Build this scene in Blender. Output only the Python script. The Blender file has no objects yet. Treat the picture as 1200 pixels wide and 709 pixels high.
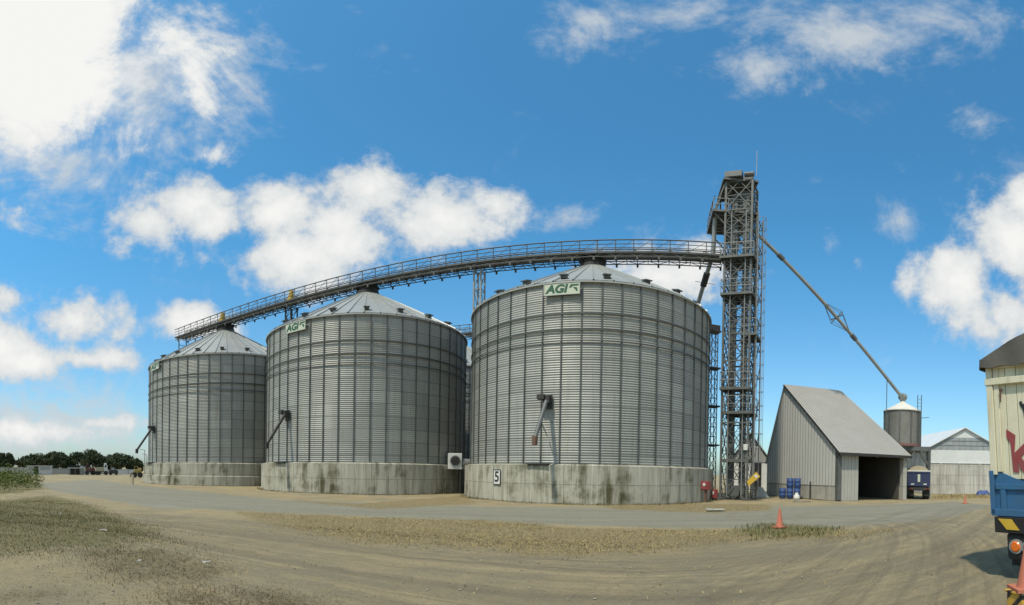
import bpy, math, random
import numpy as np
from math import sin, cos, tan, atan2, pi, radians, hypot, sqrt
from mathutils import Vector, Matrix
random.seed(7)
rng = np.random.default_rng(11)
SC = bpy.context.scene
COL = SC.collection

# ------------------------------------------------------------------ survey of the site
# the photograph is a hand-held panorama: sight lines through its pixels give real positions on the ground
F, CY, TX, TY, EYE = 565.6052, 555.8607, .0067, .0159, 1.7
def _rot():
    a = hypot(TX, TY); kx, ky = TX/a, TY/a; s, c = sin(a), cos(a)
    return [[c+kx*kx*(1-c), kx*ky*(1-c), ky*s], [kx*ky*(1-c), c+ky*ky*(1-c), -kx*s], [-ky*s, kx*s, c]]
RM = _rot()
def ray(x, y):
    th = (x-600)/F; el = (CY-y)/F
    d = (sin(th)*cos(el), cos(th)*cos(el), sin(el))
    return Vector([sum(RM[j][i]*d[j] for j in range(3)) for i in range(3)])
def G(x, y, z=0.0):
    d = ray(x, y); t = (z-EYE)/d[2]
    return Vector((d[0]*t, d[1]*t, z))
def at(x, y, dist):
    d = ray(x, y); t = dist/hypot(d[0], d[1])
    return Vector((d[0]*t, d[1]*t, EYE+d[2]*t))
def comp(az):            # compass bearing (deg, 0 = straight ahead) -> unit vector
    a = radians(az); return Vector((sin(a), cos(a), 0))

# ------------------------------------------------------------------ mesh helper
class MB:
    def __init__(s): s.v=[]; s.f=[]; s.uv=[]; s.hasuv=False; s.sm=[]
    def add(s, vs, fs, uvs=None, smooth=False):
        o=len(s.v); s.v += [tuple(p) for p in vs]
        for k,f in enumerate(fs):
            s.f.append(tuple(i+o for i in f)); s.sm.append(smooth)
            if uvs is not None: s.uv.append(uvs[k]); s.hasuv=True
            else: s.uv.append([(0,0)]*len(f))
        return s
    def box(s, c, size, rz=0.0, M=None):
        hx,hy,hz=[q/2 for q in size]
        vs=[Vector((x,y,z)) for z in(-hz,hz) for x,y in((-hx,-hy),(hx,-hy),(hx,hy),(-hx,hy))]
        m = M if M is not None else Matrix.Rotation(rz,3,'Z')
        vs=[m@v+Vector(c) for v in vs]
        return s.add(vs,[(3,2,1,0),(4,5,6,7),(0,1,5,4),(1,2,6,5),(2,3,7,6),(3,0,4,7)])
    def bar(s, a, b, w=.05, h=None, up=(0,0,1)):
        a,b=Vector(a),Vector(b); d=b-a; L=d.length
        if L<1e-6: return s
        z=d/L; u=Vector(up)
        if abs(z.dot(u))>.98: u=Vector((1,0,0))
        x=z.cross(u).normalized(); y=x.cross(z)
        m=Matrix((x,z,y)).transposed()
        return s.box((a+b)/2,(w,L,h or w),M=m)
    def tube(s, a, b, r, n=8, r2=None, caps=True):
        a,b=Vector(a),Vector(b); z=(b-a).normalized()
        u=Vector((0,0,1)) if abs(z.z)<.95 else Vector((1,0,0))
        x=z.cross(u).normalized(); y=x.cross(z); r2=r if r2 is None else r2
        vs=[];fs=[]
        for p,q in((a,r),(b,r2)):
            for i in range(n):
                t=2*pi*i/n; vs.append(p+x*cos(t)*q+y*sin(t)*q)
        for i in range(n): fs.append((i,(i+1)%n,n+(i+1)%n,n+i))
        s.add(vs,fs,smooth=n>=8)
        if caps: s.add(vs,[tuple(range(n-1,-1,-1)),tuple(range(n,2*n))])
        return s
    def lathe(s, prof, n=48, smooth=True, c=(0,0,0), uvr=None, cap=False):
        vs=[];fs=[];uvs=[]
        for r,z in prof:
            for i in range(n):
                t=2*pi*i/n; vs.append((c[0]+r*cos(t),c[1]+r*sin(t),c[2]+z))
        acc=0
        for k in range(len(prof)-1):
            z0,z1=prof[k][1],prof[k+1][1]
            if uvr is None: v0,v1=z0,z1
            else: v0,v1=z0,z1
            rr=max(uvr or prof[0][0],.1)
            for i in range(n):
                j=(i+1)%n
                fs.append((k*n+i,k*n+j,(k+1)*n+j,(k+1)*n+i))
                u0,u1=2*pi*i/n*rr,2*pi*(i+1)/n*rr
                uvs.append([(u0,v0),(u1,v0),(u1,v1),(u0,v1)])
        s.add(vs,fs,uvs,smooth)
        if cap:
            k=len(prof)-1; s.add(vs[k*n:],[tuple(range(n))])
        return s
    def prism(s, pts, depth):       # pts: outline (3D, planar), depth: Vector
        n=len(pts); d=Vector(depth); vs=[Vector(p) for p in pts]+[Vector(p)+d for p in pts]
        fs=[tuple(range(n-1,-1,-1)),tuple(range(n,2*n))]+[(i,(i+1)%n,n+(i+1)%n,n+i) for i in range(n)]
        return s.add(vs,fs)
    def mesh(s, name, mat):
        me=bpy.data.meshes.new(name); me.from_pydata(s.v,[],s.f)
        me.polygons.foreach_set('use_smooth',s.sm)
        if s.hasuv:
            l=me.uv_layers.new(name='UVMap'); flat=[c for f in s.uv for p in f for c in p]
            l.data.foreach_set('uv',flat)
        if mat: me.materials.append(mat)
        me.update(); return me
    def build(s, name, mat, parent=None, loc=None, bevel=0):
        o=bpy.data.objects.new(name,s.mesh(name,mat)); COL.objects.link(o)
        if parent: o.parent=parent
        if loc is not None: o.location=loc
        if bevel:
            b=o.modifiers.new('bevel','BEVEL'); b.width=bevel; b.segments=2; b.limit_method='ANGLE'
        return o
def recalc(o):
    import bmesh
    bm=bmesh.new(); bm.from_mesh(o.data); bmesh.ops.recalc_face_normals(bm,faces=bm.faces); bm.to_mesh(o.data); bm.free()
    return o
def tag(o,label=None,cat=None,group=None,kind=None):
    if label:o['label']=label
    if cat:o['category']=cat
    if group:o['group']=group
    if kind:o['kind']=kind
    return o
def thing(name,label,cat,loc=(0,0,0),rz=0,group=None):
    o=bpy.data.objects.new(name,None); COL.objects.link(o); o.location=loc; o.rotation_euler=(0,0,rz)
    o.empty_display_size=.2
    return tag(o,label,cat,group)
def inst(src,parent,rz=0,loc=(0,0,0)):
    o=src.copy(); COL.objects.link(o); o.parent=parent; o.rotation_euler=(0,0,rz); o.location=loc; return o
def copy_tree(o,parent=None):
    c=o.copy(); COL.objects.link(c); c.parent=parent
    for ch in list(o.children): copy_tree(ch,c)
    return c
def text_mesh(name,body,size,mat,parent,M,shear=0,offset=0.0,ext=.004):
    cu=bpy.data.curves.new(name,'FONT'); cu.body=body; cu.size=size; cu.align_x='CENTER'; cu.align_y='CENTER'
    cu.shear=shear; cu.offset=offset; cu.extrude=ext
    t=bpy.data.objects.new(name,cu); COL.objects.link(t)
    dg=bpy.context.evaluated_depsgraph_get()
    me=bpy.data.meshes.new_from_object(t.evaluated_get(dg)); bpy.data.objects.remove(t)
    me.materials.clear(); me.materials.append(mat); me.transform(M); me.name=name
    o=bpy.data.objects.new(name,me); COL.objects.link(o); o.parent=parent; return o

# ------------------------------------------------------------------ materials
class NT:
    def __init__(s,name):
        s.m=bpy.data.materials.new(name); s.m.use_nodes=True; s.t=s.m.node_tree; s.b=s.t.nodes['Principled BSDF']
    def n(s,typ,**k):
        x=s.t.nodes.new(typ)
        for a,v in k.items():
            if a.startswith('i_'): x.inputs[a[2:].replace('_',' ')].default_value=v
            else: setattr(x,a,v)
        return x
    def l(s,a,b): s.t.links.new(a,b)
    def coords(s,which='Object',scale=(1,1,1)):
        tc=s.n('ShaderNodeTexCoord'); mp=s.n('ShaderNodeMapping'); mp.inputs['Scale'].default_value=scale
        s.l(tc.outputs[which],mp.inputs['Vector']); return mp.outputs['Vector']
    def noise(s,vec,scale=5,detail=4,rough=.6):
        x=s.n('ShaderNodeTexNoise'); x.inputs['Scale'].default_value=scale; x.inputs['Detail'].default_value=detail; x.inputs['Roughness'].default_value=rough
        s.l(vec,x.inputs['Vector']); return x.outputs['Fac']
    def ramp(s,fac,stops):
        x=s.n('ShaderNodeValToRGB'); e=x.color_ramp.elements
        while len(e)<len(stops): e.new(.5)
        for q,(p,c) in zip(e,stops):
            q.position=p; q.color=(c,c,c,1) if not hasattr(c,'__len__') else (*c,1)
        s.l(fac,x.inputs['Fac']); return x.outputs['Color']
    def mix(s,fac,a,b,mode='MIX'):
        x=s.n('ShaderNodeMix',data_type='RGBA',blend_type=mode)
        for sock,v in((x.inputs['Factor'],fac),(x.inputs['A'],a),(x.inputs['B'],b)):
            if hasattr(v,'links') or hasattr(v,'is_linked'): s.l(v,sock)
            elif isinstance(v,(int,float)): sock.default_value=v
            else: sock.default_value=(*v,1)
        return x.outputs['Result']
    def math(s,op,a,b=None,clamp=False):
        x=s.n('ShaderNodeMath',operation=op,use_clamp=clamp)
        for k,v in enumerate((a,b)):
            if v is None: continue
            if isinstance(v,(int,float)): x.inputs[k].default_value=v
            else: s.l(v,x.inputs[k])
        return x.outputs[0]
    def bump(s,h,strength=.3,dist=.02):
        x=s.n('ShaderNodeBump'); x.inputs['Strength'].default_value=strength; x.inputs['Distance'].default_value=dist
        s.l(h,x.inputs['Height']); s.l(x.outputs['Normal'],s.b.inputs['Normal'])
    def base(s,c):
        if hasattr(c,'is_linked'): s.l(c,s.b.inputs['Base Color'])
        else: s.b.inputs['Base Color'].default_value=(*c,1)
    def pbr(s,rough=.6,metal=0.,spec=None):
        s.b.inputs['Roughness'].default_value=rough; s.b.inputs['Metallic'].default_value=metal
        if spec is not None: s.b.inputs['Specular IOR Level'].default_value=spec
def paint(name,col,var=.25,scale=3.,rough=.55,metal=0.,dirt=None,bump=.0,spec=None):
    t=NT(name); v=t.coords()
    n=t.noise(v,scale,5,.65); n2=t.noise(v,scale*7,3,.6)
    d=dirt or tuple(c*.45 for c in col)
    c=t.mix(t.ramp(n,[(.35,0),(.72,var)]),col,d)
    c=t.mix(t.ramp(n2,[(.45,0),(.75,var*.6)]),c,d)
    t.base(c); t.pbr(rough,metal,spec)
    if bump: t.bump(n2,bump,.01)
    return t.m
M={}
# corrugated galvanised silo wall: single sheets differ a little in age
t=NT('galvanised_sheet'); uv=t.coords('UV')
br=t.n('ShaderNodeTexBrick',offset=.5); t.l(uv,br.inputs['Vector'])
br.inputs['Scale'].default_value=1; br.inputs['Brick Width'].default_value=2.186; br.inputs['Row Height'].default_value=.886
br.inputs['Mortar Size'].default_value=.02; br.inputs['Mortar Smooth'].default_value=.1; br.inputs['Bias'].default_value=0
br.inputs['Color1'].default_value=(.38,.385,.355,1); br.inputs['Color2'].default_value=(.275,.28,.26,1); br.inputs['Mortar'].default_value=(.10,.105,.10,1)
oi=t.n('ShaderNodeObjectInfo'); va=t.n('ShaderNodeVectorMath',operation='MULTIPLY_ADD'); t.l(oi.outputs['Location'],va.inputs[0]); va.inputs[1].default_value=(.73,.73,0); t.l(uv,va.inputs[2]); uv0=uv; uv=va.outputs['Vector']
n1=t.noise(uv,.35,4,.6); str_=t.n('ShaderNodeMapping'); str_.inputs['Scale'].default_value=(2.2,.12,1); t.l(uv,str_.inputs['Vector'])
n2=t.noise(str_.outputs['Vector'],1.6,5,.7); n3=t.noise(uv,14,3,.6)
c=t.mix(t.ramp(n1,[(.35,0),(.7,.45)]),br.outputs['Color'],(.255,.26,.235))
c=t.mix(t.ramp(n2,[(.5,0),(.75,.5)]),c,(.165,.16,.13))
c=t.mix(t.ramp(n3,[(.45,0),(.8,.3)]),c,(.43,.445,.425))
t.base(c); t.pbr(.55,.2); t.l(t.ramp(n1,[(.3,.50),(.7,.64)]),t.b.inputs['Roughness']); M['galv']=t.m
M['stiff']=paint('galvanised_channel',(.12,.125,.118),.4,1.2,.55,.5)
M['roofsheet']=paint('silo_roof_sheet',(.40,.41,.385),.35,.5,.45,.25,(.22,.21,.18))
M['steel']=paint('weathered_steel',(.135,.142,.135),.6,1.5,.55,.2,(.07,.072,.068))
M['steel_light']=paint('galvanised_steel',(.31,.325,.315),.5,1.2,.5,.25,(.17,.17,.155))
M['trough']=paint('conveyor_trough',(.10,.105,.10),.6,1.2,.6,.2,(.055,.055,.05))
M['rail']=paint('handrail_steel',(.10,.10,.09),.5,2,.6,.2)
M['steel_dark']=paint('dark_steel',(.045,.043,.04),.4,2,.6,.2)
M['pipe']=paint('spout_pipe_steel',(.34,.36,.355),.5,.8,.5,.15,(.17,.17,.155))
# stained cast concrete
def concrete(name,base,green,streak=.75,flat=False):
    t=NT(name)
    if flat:
        sx=t.n('ShaderNodeSeparateXYZ'); t.l(t.coords('Object'),sx.inputs[0]); cb=t.n('ShaderNodeCombineXYZ')
        t.l(t.math('ADD',t.math('MULTIPLY',sx.outputs[0],.8),t.math('MULTIPLY',sx.outputs[1],-.9)),cb.inputs[0]); t.l(sx.outputs[2],cb.inputs[1]); uv=cb.outputs[0]
    else: uv=t.coords('UV')
    mp=t.n('ShaderNodeMapping'); mp.inputs['Scale'].default_value=(1.7,.16,1); t.l(uv,mp.inputs['Vector'])
    s1=t.noise(mp.outputs['Vector'],1.3,6,.72)
    mp2=t.n('ShaderNodeMapping'); mp2.inputs['Scale'].default_value=(.5,.5,1); t.l(uv,mp2.inputs['Vector'])
    blot=t.noise(mp2.outputs['Vector'],.9,5,.65); fine=t.noise(uv,9,5,.7)
    br=t.n('ShaderNodeTexBrick',offset=0); t.l(uv,br.inputs['Vector'])
    br.inputs['Brick Width'].default_value=1.17; br.inputs['Row Height'].default_value=1.02; br.inputs['Mortar Size'].default_value=.022; br.inputs['Scale'].default_value=1
    br.inputs['Color1'].default_value=(*base,1); br.inputs['Color2'].default_value=(*[q*.86 for q in base],1); br.inputs['Mortar'].default_value=(*[q*.5 for q in base],1)
    c=t.mix(t.ramp(fine,[(.35,0),(.75,.35)]),br.outputs['Color'],tuple(q*.6 for q in base))
    c=t.mix(t.ramp(s1,[(.46,0),(.62,streak)]),c,green)
    both=t.math('MULTIPLY',t.ramp(blot,[(.48,0),(.62,1)]),t.ramp(s1,[(.36,0),(.54,.95)]))
    c=t.mix(t.math('MULTIPLY',both,.25 if flat else 1.),c,(.075,.07,.035))
    mp3=t.n('ShaderNodeMapping'); mp3.inputs['Scale'].default_value=(5.,.11,1); t.l(uv,mp3.inputs['Vector']); s3=t.noise(mp3.outputs['Vector'],1.5,4,.6); c=t.mix(t.ramp(s3,[(.56,0),(.66,.7)]),c,tuple(q*.5 for q in base)); c=t.mix(t.ramp(s3,[(.32,.5),(.42,0)]),c,tuple(min(1,q*1.3) for q in base))
    t.base(c); t.pbr(.92,0,.2); t.bump(fine,.35,.02); return t.m
M['conc']=concrete('stained_concrete',(.47,.455,.375),(.19,.175,.125),.65)
M['conc2']=concrete('plain_concrete',(.47,.46,.41),(.27,.26,.21),.4,True)
M['board']=paint('sign_board_cream',(.52,.56,.44),.15,3,.5)
M['green']=paint('sign_green_paint',(.012,.085,.045),.1,3,.5)
M['black']=paint('black_paint',(.012,.012,.012),.1,3,.5)
M['white']=paint('white_paint',(.68,.68,.64),.3,3,.5)
M['yellow']=paint('yellow_paint',(.62,.40,.04),.4,3,.5)
M['red']=paint('red_paint',(.30,.035,.038),.6,3,.6,0,(.22,.10,.09))
M['orange']=paint('cone_orange',(.52,.145,.08),.6,5,.7,0,(.34,.17,.11))
M['rust']=paint('rusty_steel',(.16,.09,.06),.5,3,.8)
M['rubber']=paint('tyre_rubber',(.022,.022,.021),.4,6,.85,0,(.06,.055,.045))
M['dark']=paint('dark_opening_steel',(.015,.014,.013),.2,3,.8)

# ------------------------------------------------------------------ camera
cd=bpy.data.cameras.new('camera'); cam=bpy.data.objects.new('camera',cd); COL.objects.link(cam); SC.camera=cam
cd.type='PANO'; cd.panorama_type='EQUIRECTANGULAR'; cd.clip_start=.05; cd.clip_end=20000
cd.longitude_min=-600/F; cd.longitude_max=600/F; cd.latitude_max=CY/F; cd.latitude_min=-(709-CY)/F
X=Vector(RM[0]); Y=Vector(RM[1]); Z=Vector(RM[2])
m=Matrix((X,Z,-Y)).transposed().to_4x4(); m.translation=(0,0,EYE); cam.matrix_world=m

# ------------------------------------------------------------------ sun and sky
SUN_AZ,SUN_EL=225,59
sd=-(comp(SUN_AZ)*cos(radians(SUN_EL))+Vector((0,0,sin(radians(SUN_EL)))))
sl=bpy.data.lights.new('sun','SUN'); sl.energy=2.9; sl.angle=radians(2.5); sl.color=(1,.90,.74)
so=bpy.data.objects.new('sun',sl); COL.objects.link(so); so.rotation_euler=sd.to_track_quat('-Z','Y').to_euler(); so.location=(-20,-30,60)
W=bpy.data.worlds.new('World'); SC.world=W; W.use_nodes=True; wt=W.node_tree
bg=wt.nodes['Background']; bg.inputs['Strength'].default_value=.122
def wn(typ,**k):
    x=wt.nodes.new(typ)
    for a,v in k.items(): setattr(x,a,v)
    return x
def wl(a,b): wt.links.new(a,b)
def wm(op,a,b=None,clamp=False):
    x=wn('ShaderNodeMath',operation=op,use_clamp=clamp)
    for k,v in enumerate((a,b)):
        if v is None: continue
        if isinstance(v,(int,float)): x.inputs[k].default_value=v
        else: wl(v,x.inputs[k])
    return x.outputs[0]
def wmap(v,a,b,c=0.,d=1.):
    x=wn('ShaderNodeMapRange',interpolation_type='SMOOTHSTEP'); wl(v,x.inputs['Value'])
    for k,q in zip(('From Min','From Max','To Min','To Max'),(a,b,c,d)): x.inputs[k].default_value=q
    return x.outputs['Result']
sky=wn('ShaderNodeTexSky',sky_type='NISHITA',sun_disc=False,sun_elevation=radians(SUN_EL),sun_rotation=radians(SUN_AZ),altitude=50,air_density=1.0,dust_density=1.2,ozone_density=2.2)
tc=wn('ShaderNodeTexCoord'); D=tc.outputs['Generated']
def wnoise(scale,detail,rough,vec=D,dist=0):
    x=wn('ShaderNodeTexNoise'); wl(vec,x.inputs['Vector']); x.inputs['Scale'].default_value=scale; x.inputs['Detail'].default_value=detail; x.inputs['Roughness'].default_value=rough; x.inputs['Distortion'].default_value=dist
    return x.outputs['Fac']
# cloud banks: (bearing and height by sight line x,y; half extents in px; strength; softness class)
PUFF=[ # cumulus
 (175,262,34,46,1.),(212,238,46,34,1.),(255,250,44,34,.95),(320,250,56,40,1.),(345,310,72,44,1.05),(430,222,46,40,1.),(405,280,60,50,1.),(515,255,66,42,1.),(580,240,36,24,.8),
 (150,285,22,28,.8),(225,378,52,26,1.),(290,330,34,22,.7),
 (0,400,44,34,1.),(30,425,60,20,1.),(105,422,75,18,1.),(10,350,40,22,.8),(95,375,70,34,.72),(150,380,40,26,.6),
 (60,506,110,20,1.0),(120,496,60,13,.95),(20,500,55,15,.9),(250,400,30,10,.7),
 (770,325,78,32,1.),(820,300,30,22,.8),
 (1125,330,50,44,1.),(1190,290,44,70,1.05),(1180,370,56,44,1.05),(1200,235,30,30,.9),
]
THICK=[(0,30,90,100,1.8),(55,95,75,75,1.5),(105,40,50,60,1.1),(60,20,60,50,1.1),(40,165,30,30,.85),(185,45,60,60,.92),(225,95,36,70,.92),(150,150,42,70,.78),(120,215,28,42,.62),(35,215,34,46,.6),(240,182,44,20,.66)]
THIN=[(700,25,60,46,.78),(810,15,60,30,.72),(895,80,52,46,.86),(900,10,52,36,.7),(1000,40,80,42,.95),(1080,20,90,50,.85),(1150,20,80,40,.7),(1135,135,36,26,.62),(1052,260,32,26,.72),(973,285,18,24,.7),(1003,307,12,14,.62),(960,213,20,14,.55),(665,255,44,24,.55),(600,240,20,16,.6),(1190,205,30,26,.6),(50,505,210,52,1.0),(60,455,160,50,.6),(150,90,120,110,1.05),(80,200,100,60,.9),(1120,505,60,30,.4)]
def blobs(lst):
    acc=None
    for x,y,a,b,s in lst:
        c=ray(x,y).normalized(); e=Vector((0,0,1)).cross(c).normalized(); u=c.cross(e)
        mp=wn('ShaderNodeMapping',vector_type='TEXTURE'); wl(D,mp.inputs['Vector'])
        R=Matrix((e,u,c)).transposed()
        mp.inputs['Location'].default_value=c; mp.inputs['Rotation'].default_value=R.to_euler('XYZ'); mp.inputs['Scale'].default_value=(a/F*1.75,b/F*1.75,.6)
        dt=wn('ShaderNodeVectorMath',operation='LENGTH'); wl(mp.outputs['Vector'],dt.inputs[0])
        v=wm('MULTIPLY',wm('SUBTRACT',1.,dt.outputs['Value'],clamp=True),s)
        acc=v if acc is None else wm('SMOOTH_MAX',acc,v)
        if acc is not v: acc.node.inputs[2].default_value=.12
    return acc
warp=wn('ShaderNodeTexNoise'); wl(D,warp.inputs['Vector']); warp.inputs['Scale'].default_value=3.2; warp.inputs['Detail'].default_value=3
nb=wnoise(9,9,.60); nf=wnoise(24,7,.62); ns=wnoise(5,8,.66,dist=.8)
puff=blobs(PUFF); thick=blobs(THICK); thin=blobs(THIN)
def dens(blob,amp,famp,noise=nb):
    d=wm('ADD',blob,wm('MULTIPLY',wm('SUBTRACT',noise,.5),amp))
    return wm('ADD',d,wm('MULTIPLY',wm('SUBTRACT',nf,.5),famp))
gate=lambda b:wmap(b,.0,.2)
a1=wm('MULTIPLY',wmap(dens(puff,1.45,.7),.27,.72),gate(puff))
a2=wm('MULTIPLY',wmap(dens(thick,2.3,.9,ns),.30,1.0),gate(thick))
a3=wm('MULTIPLY',wmap(dens(thin,1.5,.8,ns),.36,1.05,0,.9),gate(thin))
# unseen broken cloud added overhead and behind the viewer for neutral fill light
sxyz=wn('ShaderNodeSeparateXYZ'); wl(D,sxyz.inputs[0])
fill_mask=wm('MAXIMUM',wmap(wm('MULTIPLY',sxyz.outputs['Y'],-1.),-.05,.3),wmap(sxyz.outputs['Z'],.88,.96))
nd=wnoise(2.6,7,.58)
a4=wm('MULTIPLY',wmap(nd,.40,.60),fill_mask)
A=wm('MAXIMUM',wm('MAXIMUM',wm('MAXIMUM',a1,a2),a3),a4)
# cloud tone: thin edges and undersides are greyer than the sunlit tops
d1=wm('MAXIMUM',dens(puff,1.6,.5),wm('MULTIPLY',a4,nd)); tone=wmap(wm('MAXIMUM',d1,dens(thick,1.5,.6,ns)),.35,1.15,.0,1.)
cm=wn('ShaderNodeMix',data_type='RGBA'); wl(tone,cm.inputs['Factor'])
cm.inputs['A'].default_value=(3.9,4.2,4.4,1); cm.inputs['B'].default_value=(6.0,6.0,5.85,1)
# clear-air tint
hs=wn('ShaderNodeHueSaturation'); hs.inputs['Saturation'].default_value=1.0; hs.inputs['Value'].default_value=1.0; wl(sky.outputs['Color'],hs.inputs['Color'])
tn=wn('ShaderNodeMix',data_type='RGBA',blend_type='MULTIPLY'); tn.inputs['Factor'].default_value=1; wl(hs.outputs['Color'],tn.inputs['A']); sz_=wn('ShaderNodeSeparateXYZ'); wl(D,sz_.inputs[0]); tm=wn('ShaderNodeMix',data_type='RGBA'); wl(wmap(sz_.outputs['Z'],-.02,.5),tm.inputs['Factor']); tm.inputs['A'].default_value=(.80,1.02,1.06,1); tm.inputs['B'].default_value=(.48,1.15,1.30,1); wl(tm.outputs['Result'],tn.inputs['B'])
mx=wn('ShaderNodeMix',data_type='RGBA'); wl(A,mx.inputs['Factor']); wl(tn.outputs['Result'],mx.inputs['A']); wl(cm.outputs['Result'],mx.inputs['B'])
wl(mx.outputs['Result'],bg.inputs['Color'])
W.cycles.sampling_method='MANUAL'; W.cycles.sample_map_resolution=512

# ------------------------------------------------------------------ layout of the silo row
SR=8.35; RB=8.774; ZC=2.08; ZE=12.72; ZA=17.25
S3=Vector((5.468,34.066,0)); S2=Vector((-12.322,39.199,0)); S1=Vector((-30.085,44.339,0))
U=(S1-S3).normalized(); N=Vector((-U.y,U.x,0)); N=N if N.y>0 else -N    # U: along the row to the left, N: away from camera

# ------------------------------------------------------------------ ground
_G={k:np.random.default_rng(k).random((64,64)) for k in(1,2,3)}
def _vn(x,y,s,k):
    g=_G[k]; fx=(x*s)%64; fy=(y*s)%64; i=fx.astype(int)%64; j=fy.astype(int)%64; u=fx-np.floor(fx); v=fy-np.floor(fy); u=u*u*(3-2*u); v=v*v*(3-2*v)
    return (g[i,j]*(1-u)+g[(i+1)%64,j]*u)*(1-v)+(g[i,(j+1)%64]*(1-u)+g[(i+1)%64,(j+1)%64]*u)*v-.5
def relief(x,y):
    near=np.clip(1.4-np.hypot(x,y)/60,0,1)
    return (.05*_vn(x,y,.35,1)+.035*_vn(x,y,1.1,2)+.022*_vn(x,y,2.7,3))*near-.03
def gz(x,y): return float(relief(np.array([x]),np.array([y]))[0])
def ground():
    azs=np.concatenate([np.radians(np.arange(-72,72.01,.33)),np.radians(np.arange(74,287,3.0))])
    el=np.concatenate([np.array([1.35,1.1,.8,.6,.45,.36]),np.linspace(.32,.012,230),np.array([.010,.008,.006,.004,.002,.001,.0004])])
    rad=EYE/np.tan(el); na,nr=len(azs),len(rad)
    Rr,Aa=np.meshgrid(rad,azs,indexing='ij'); x=(Rr*np.sin(Aa)).ravel(); y=(Rr*np.cos(Aa)).ravel()
    def poly(pts): return np.array([[*G(px,py).xy] for px,py in pts])
    def sd(P):            # signed distance to polygon, + inside (m)
        d=np.full(x.shape,1e9); ins=np.zeros(x.shape,bool); n=len(P)
        for i in range(n):
            a,b=P[i],P[(i+1)%n]; e=b-a; wx=x-a[0]; wy=y-a[1]
            t=np.clip((wx*e[0]+wy*e[1])/(e@e),0,1); d=np.minimum(d,np.hypot(wx-t*e[0],wy-t*e[1]))
            c=((a[1]<=y)&(b[1]>y))|((b[1]<=y)&(a[1]>y))
            xi=a[0]+(y-a[1])/(e[1] if abs(e[1])>1e-9 else 1e-9)*e[0]
            ins^=c&(x<xi)
        return np.where(ins,d,-d)
    ss=lambda v,a,b:np.clip((v-a)/(b-a),0,1)**2*(3-2*np.clip((v-a)/(b-a),0,1))
    grav=np.zeros(x.shape)
    P=poly([(40,566),(110,562),(200,572),(330,585),(550,592),(700,594),(850,591),(990,592),(1120,588),(1165,592),(1120,603),(1050,612),(960,617),(860,618),(740,617),(620,612),(500,607),(380,602),(290,598),(180,594),(60,574)])
    grav=np.maximum(grav,ss(sd(P),-.5,.5))
    straw=np.zeros(x.shape)
    for pts,w in (([(270,598),(400,604),(560,609),(700,619),(840,620),(1050,619),(1000,628),(860,634),(800,645),(650,651),(560,640),(450,634),(340,622)],1.1),
                  ([(690,590),(800,589),(900,590),(905,597),(820,600),(720,596)],.5),
                  ([(330,585),(420,590),(540,580),(560,589),(440,596)],.4)):
        straw=np.maximum(straw,ss(sd(poly(pts)),-w,w))
    grass=np.zeros(x.shape)
    for pts in ([(-40,590),(60,580),(95,588),(140,606),(170,622),(130,640),(60,640),(-40,645)],[(865,620),(905,612),(975,617),(960,627),(880,630)],[(-60,560),(0,556),(45,567),(52,572),(20,577),(-60,584)]):
        grass=np.maximum(grass,ss(sd(poly(pts)),-.9,.9))
    scrub=np.zeros(x.shape)
    for pts in ([(90,642),(190,642),(285,664),(230,690),(120,675)],[(200,692),(330,690),(420,709),(180,709)],[(-20,690),(60,688),(90,700),(-20,705)]):
        scrub=np.maximum(scrub,ss(sd(poly(pts)),-1.1,.8))
    # wheel tracks: lateral coordinate across the bend of the dirt road
    line=np.array([[*G(px,py).xy] for px,py in ((-60,600),(120,612),(300,634),(500,662),(700,678),(880,672),(1020,648),(1100,625),(1130,608),(1150,596))])
    seg=[]; L=0; bd=np.full(x.shape,1e9); lat=np.zeros(x.shape); alo=np.zeros(x.shape)
    # smooth the line
    for _ in range(3):
        q=[line[0]]
        for a,b in zip(line[:-1],line[1:]): q+=[a*.75+b*.25,a*.25+b*.75]
        q.append(line[-1]); line=np.array(q)
    for a,b in zip(line[:-1],line[1:]):
        e=b-a; l=np.hypot(*e); wx=x-a[0]; wy=y-a[1]; t=np.clip((wx*e[0]+wy*e[1])/(l*l),0,1)
        d=np.hypot(wx-t*e[0],wy-t*e[1]); s=np.sign(e[0]*wy-e[1]*wx); m=d<bd
        bd=np.where(m,d,bd); lat=np.where(m,s*d,lat); alo=np.where(m,L+t*l,alo); L+=l
    road=ss(-bd,-5.2,-3.2)
    # gentle relief
    near=np.clip(1.4-Rr.ravel()/60,0,1)
    z=relief(x,y)
    rut=np.exp(-((np.abs(lat)-.95)/.28)**2)+.7*np.exp(-((np.abs(lat-2.6)-.9)/.25)**2)
    arc=np.array([[*G(px,py).xy] for px,py in ((1180,709),(1168,668),(1145,632),(1112,613),(1050,607),(960,604))])
    for _ in range(3):
        q=[arc[0]]
        for a,b in zip(arc[:-1],arc[1:]): q+=[a*.75+b*.25,a*.25+b*.75]
        q.append(arc[-1]); arc=np.array(q)
    d2=np.full(x.shape,1e9); l2=np.zeros(x.shape); al2=np.zeros(x.shape); L2=0.
    for a,b in zip(arc[:-1],arc[1:]):
        e=b-a; l=np.hypot(*e); wx=x-a[0]; wy=y-a[1]; t=np.clip((wx*e[0]+wy*e[1])/(l*l),0,1); d=np.hypot(wx-t*e[0],wy-t*e[1]); s_=np.sign(e[0]*wy-e[1]*wx); m=d<d2; d2=np.where(m,d,d2); l2=np.where(m,s_*d,l2); al2=np.where(m,L2+t*l,al2); L2+=l
    rut2=sum(np.exp(-((l2-o_)/w_)**2) for o_,w_ in((-1.0,.13),(-.7,.10),(.75,.13),(1.05,.10),(2.3,.12),(-2.4,.12),(3.9,.14)))*(d2<5)
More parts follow.
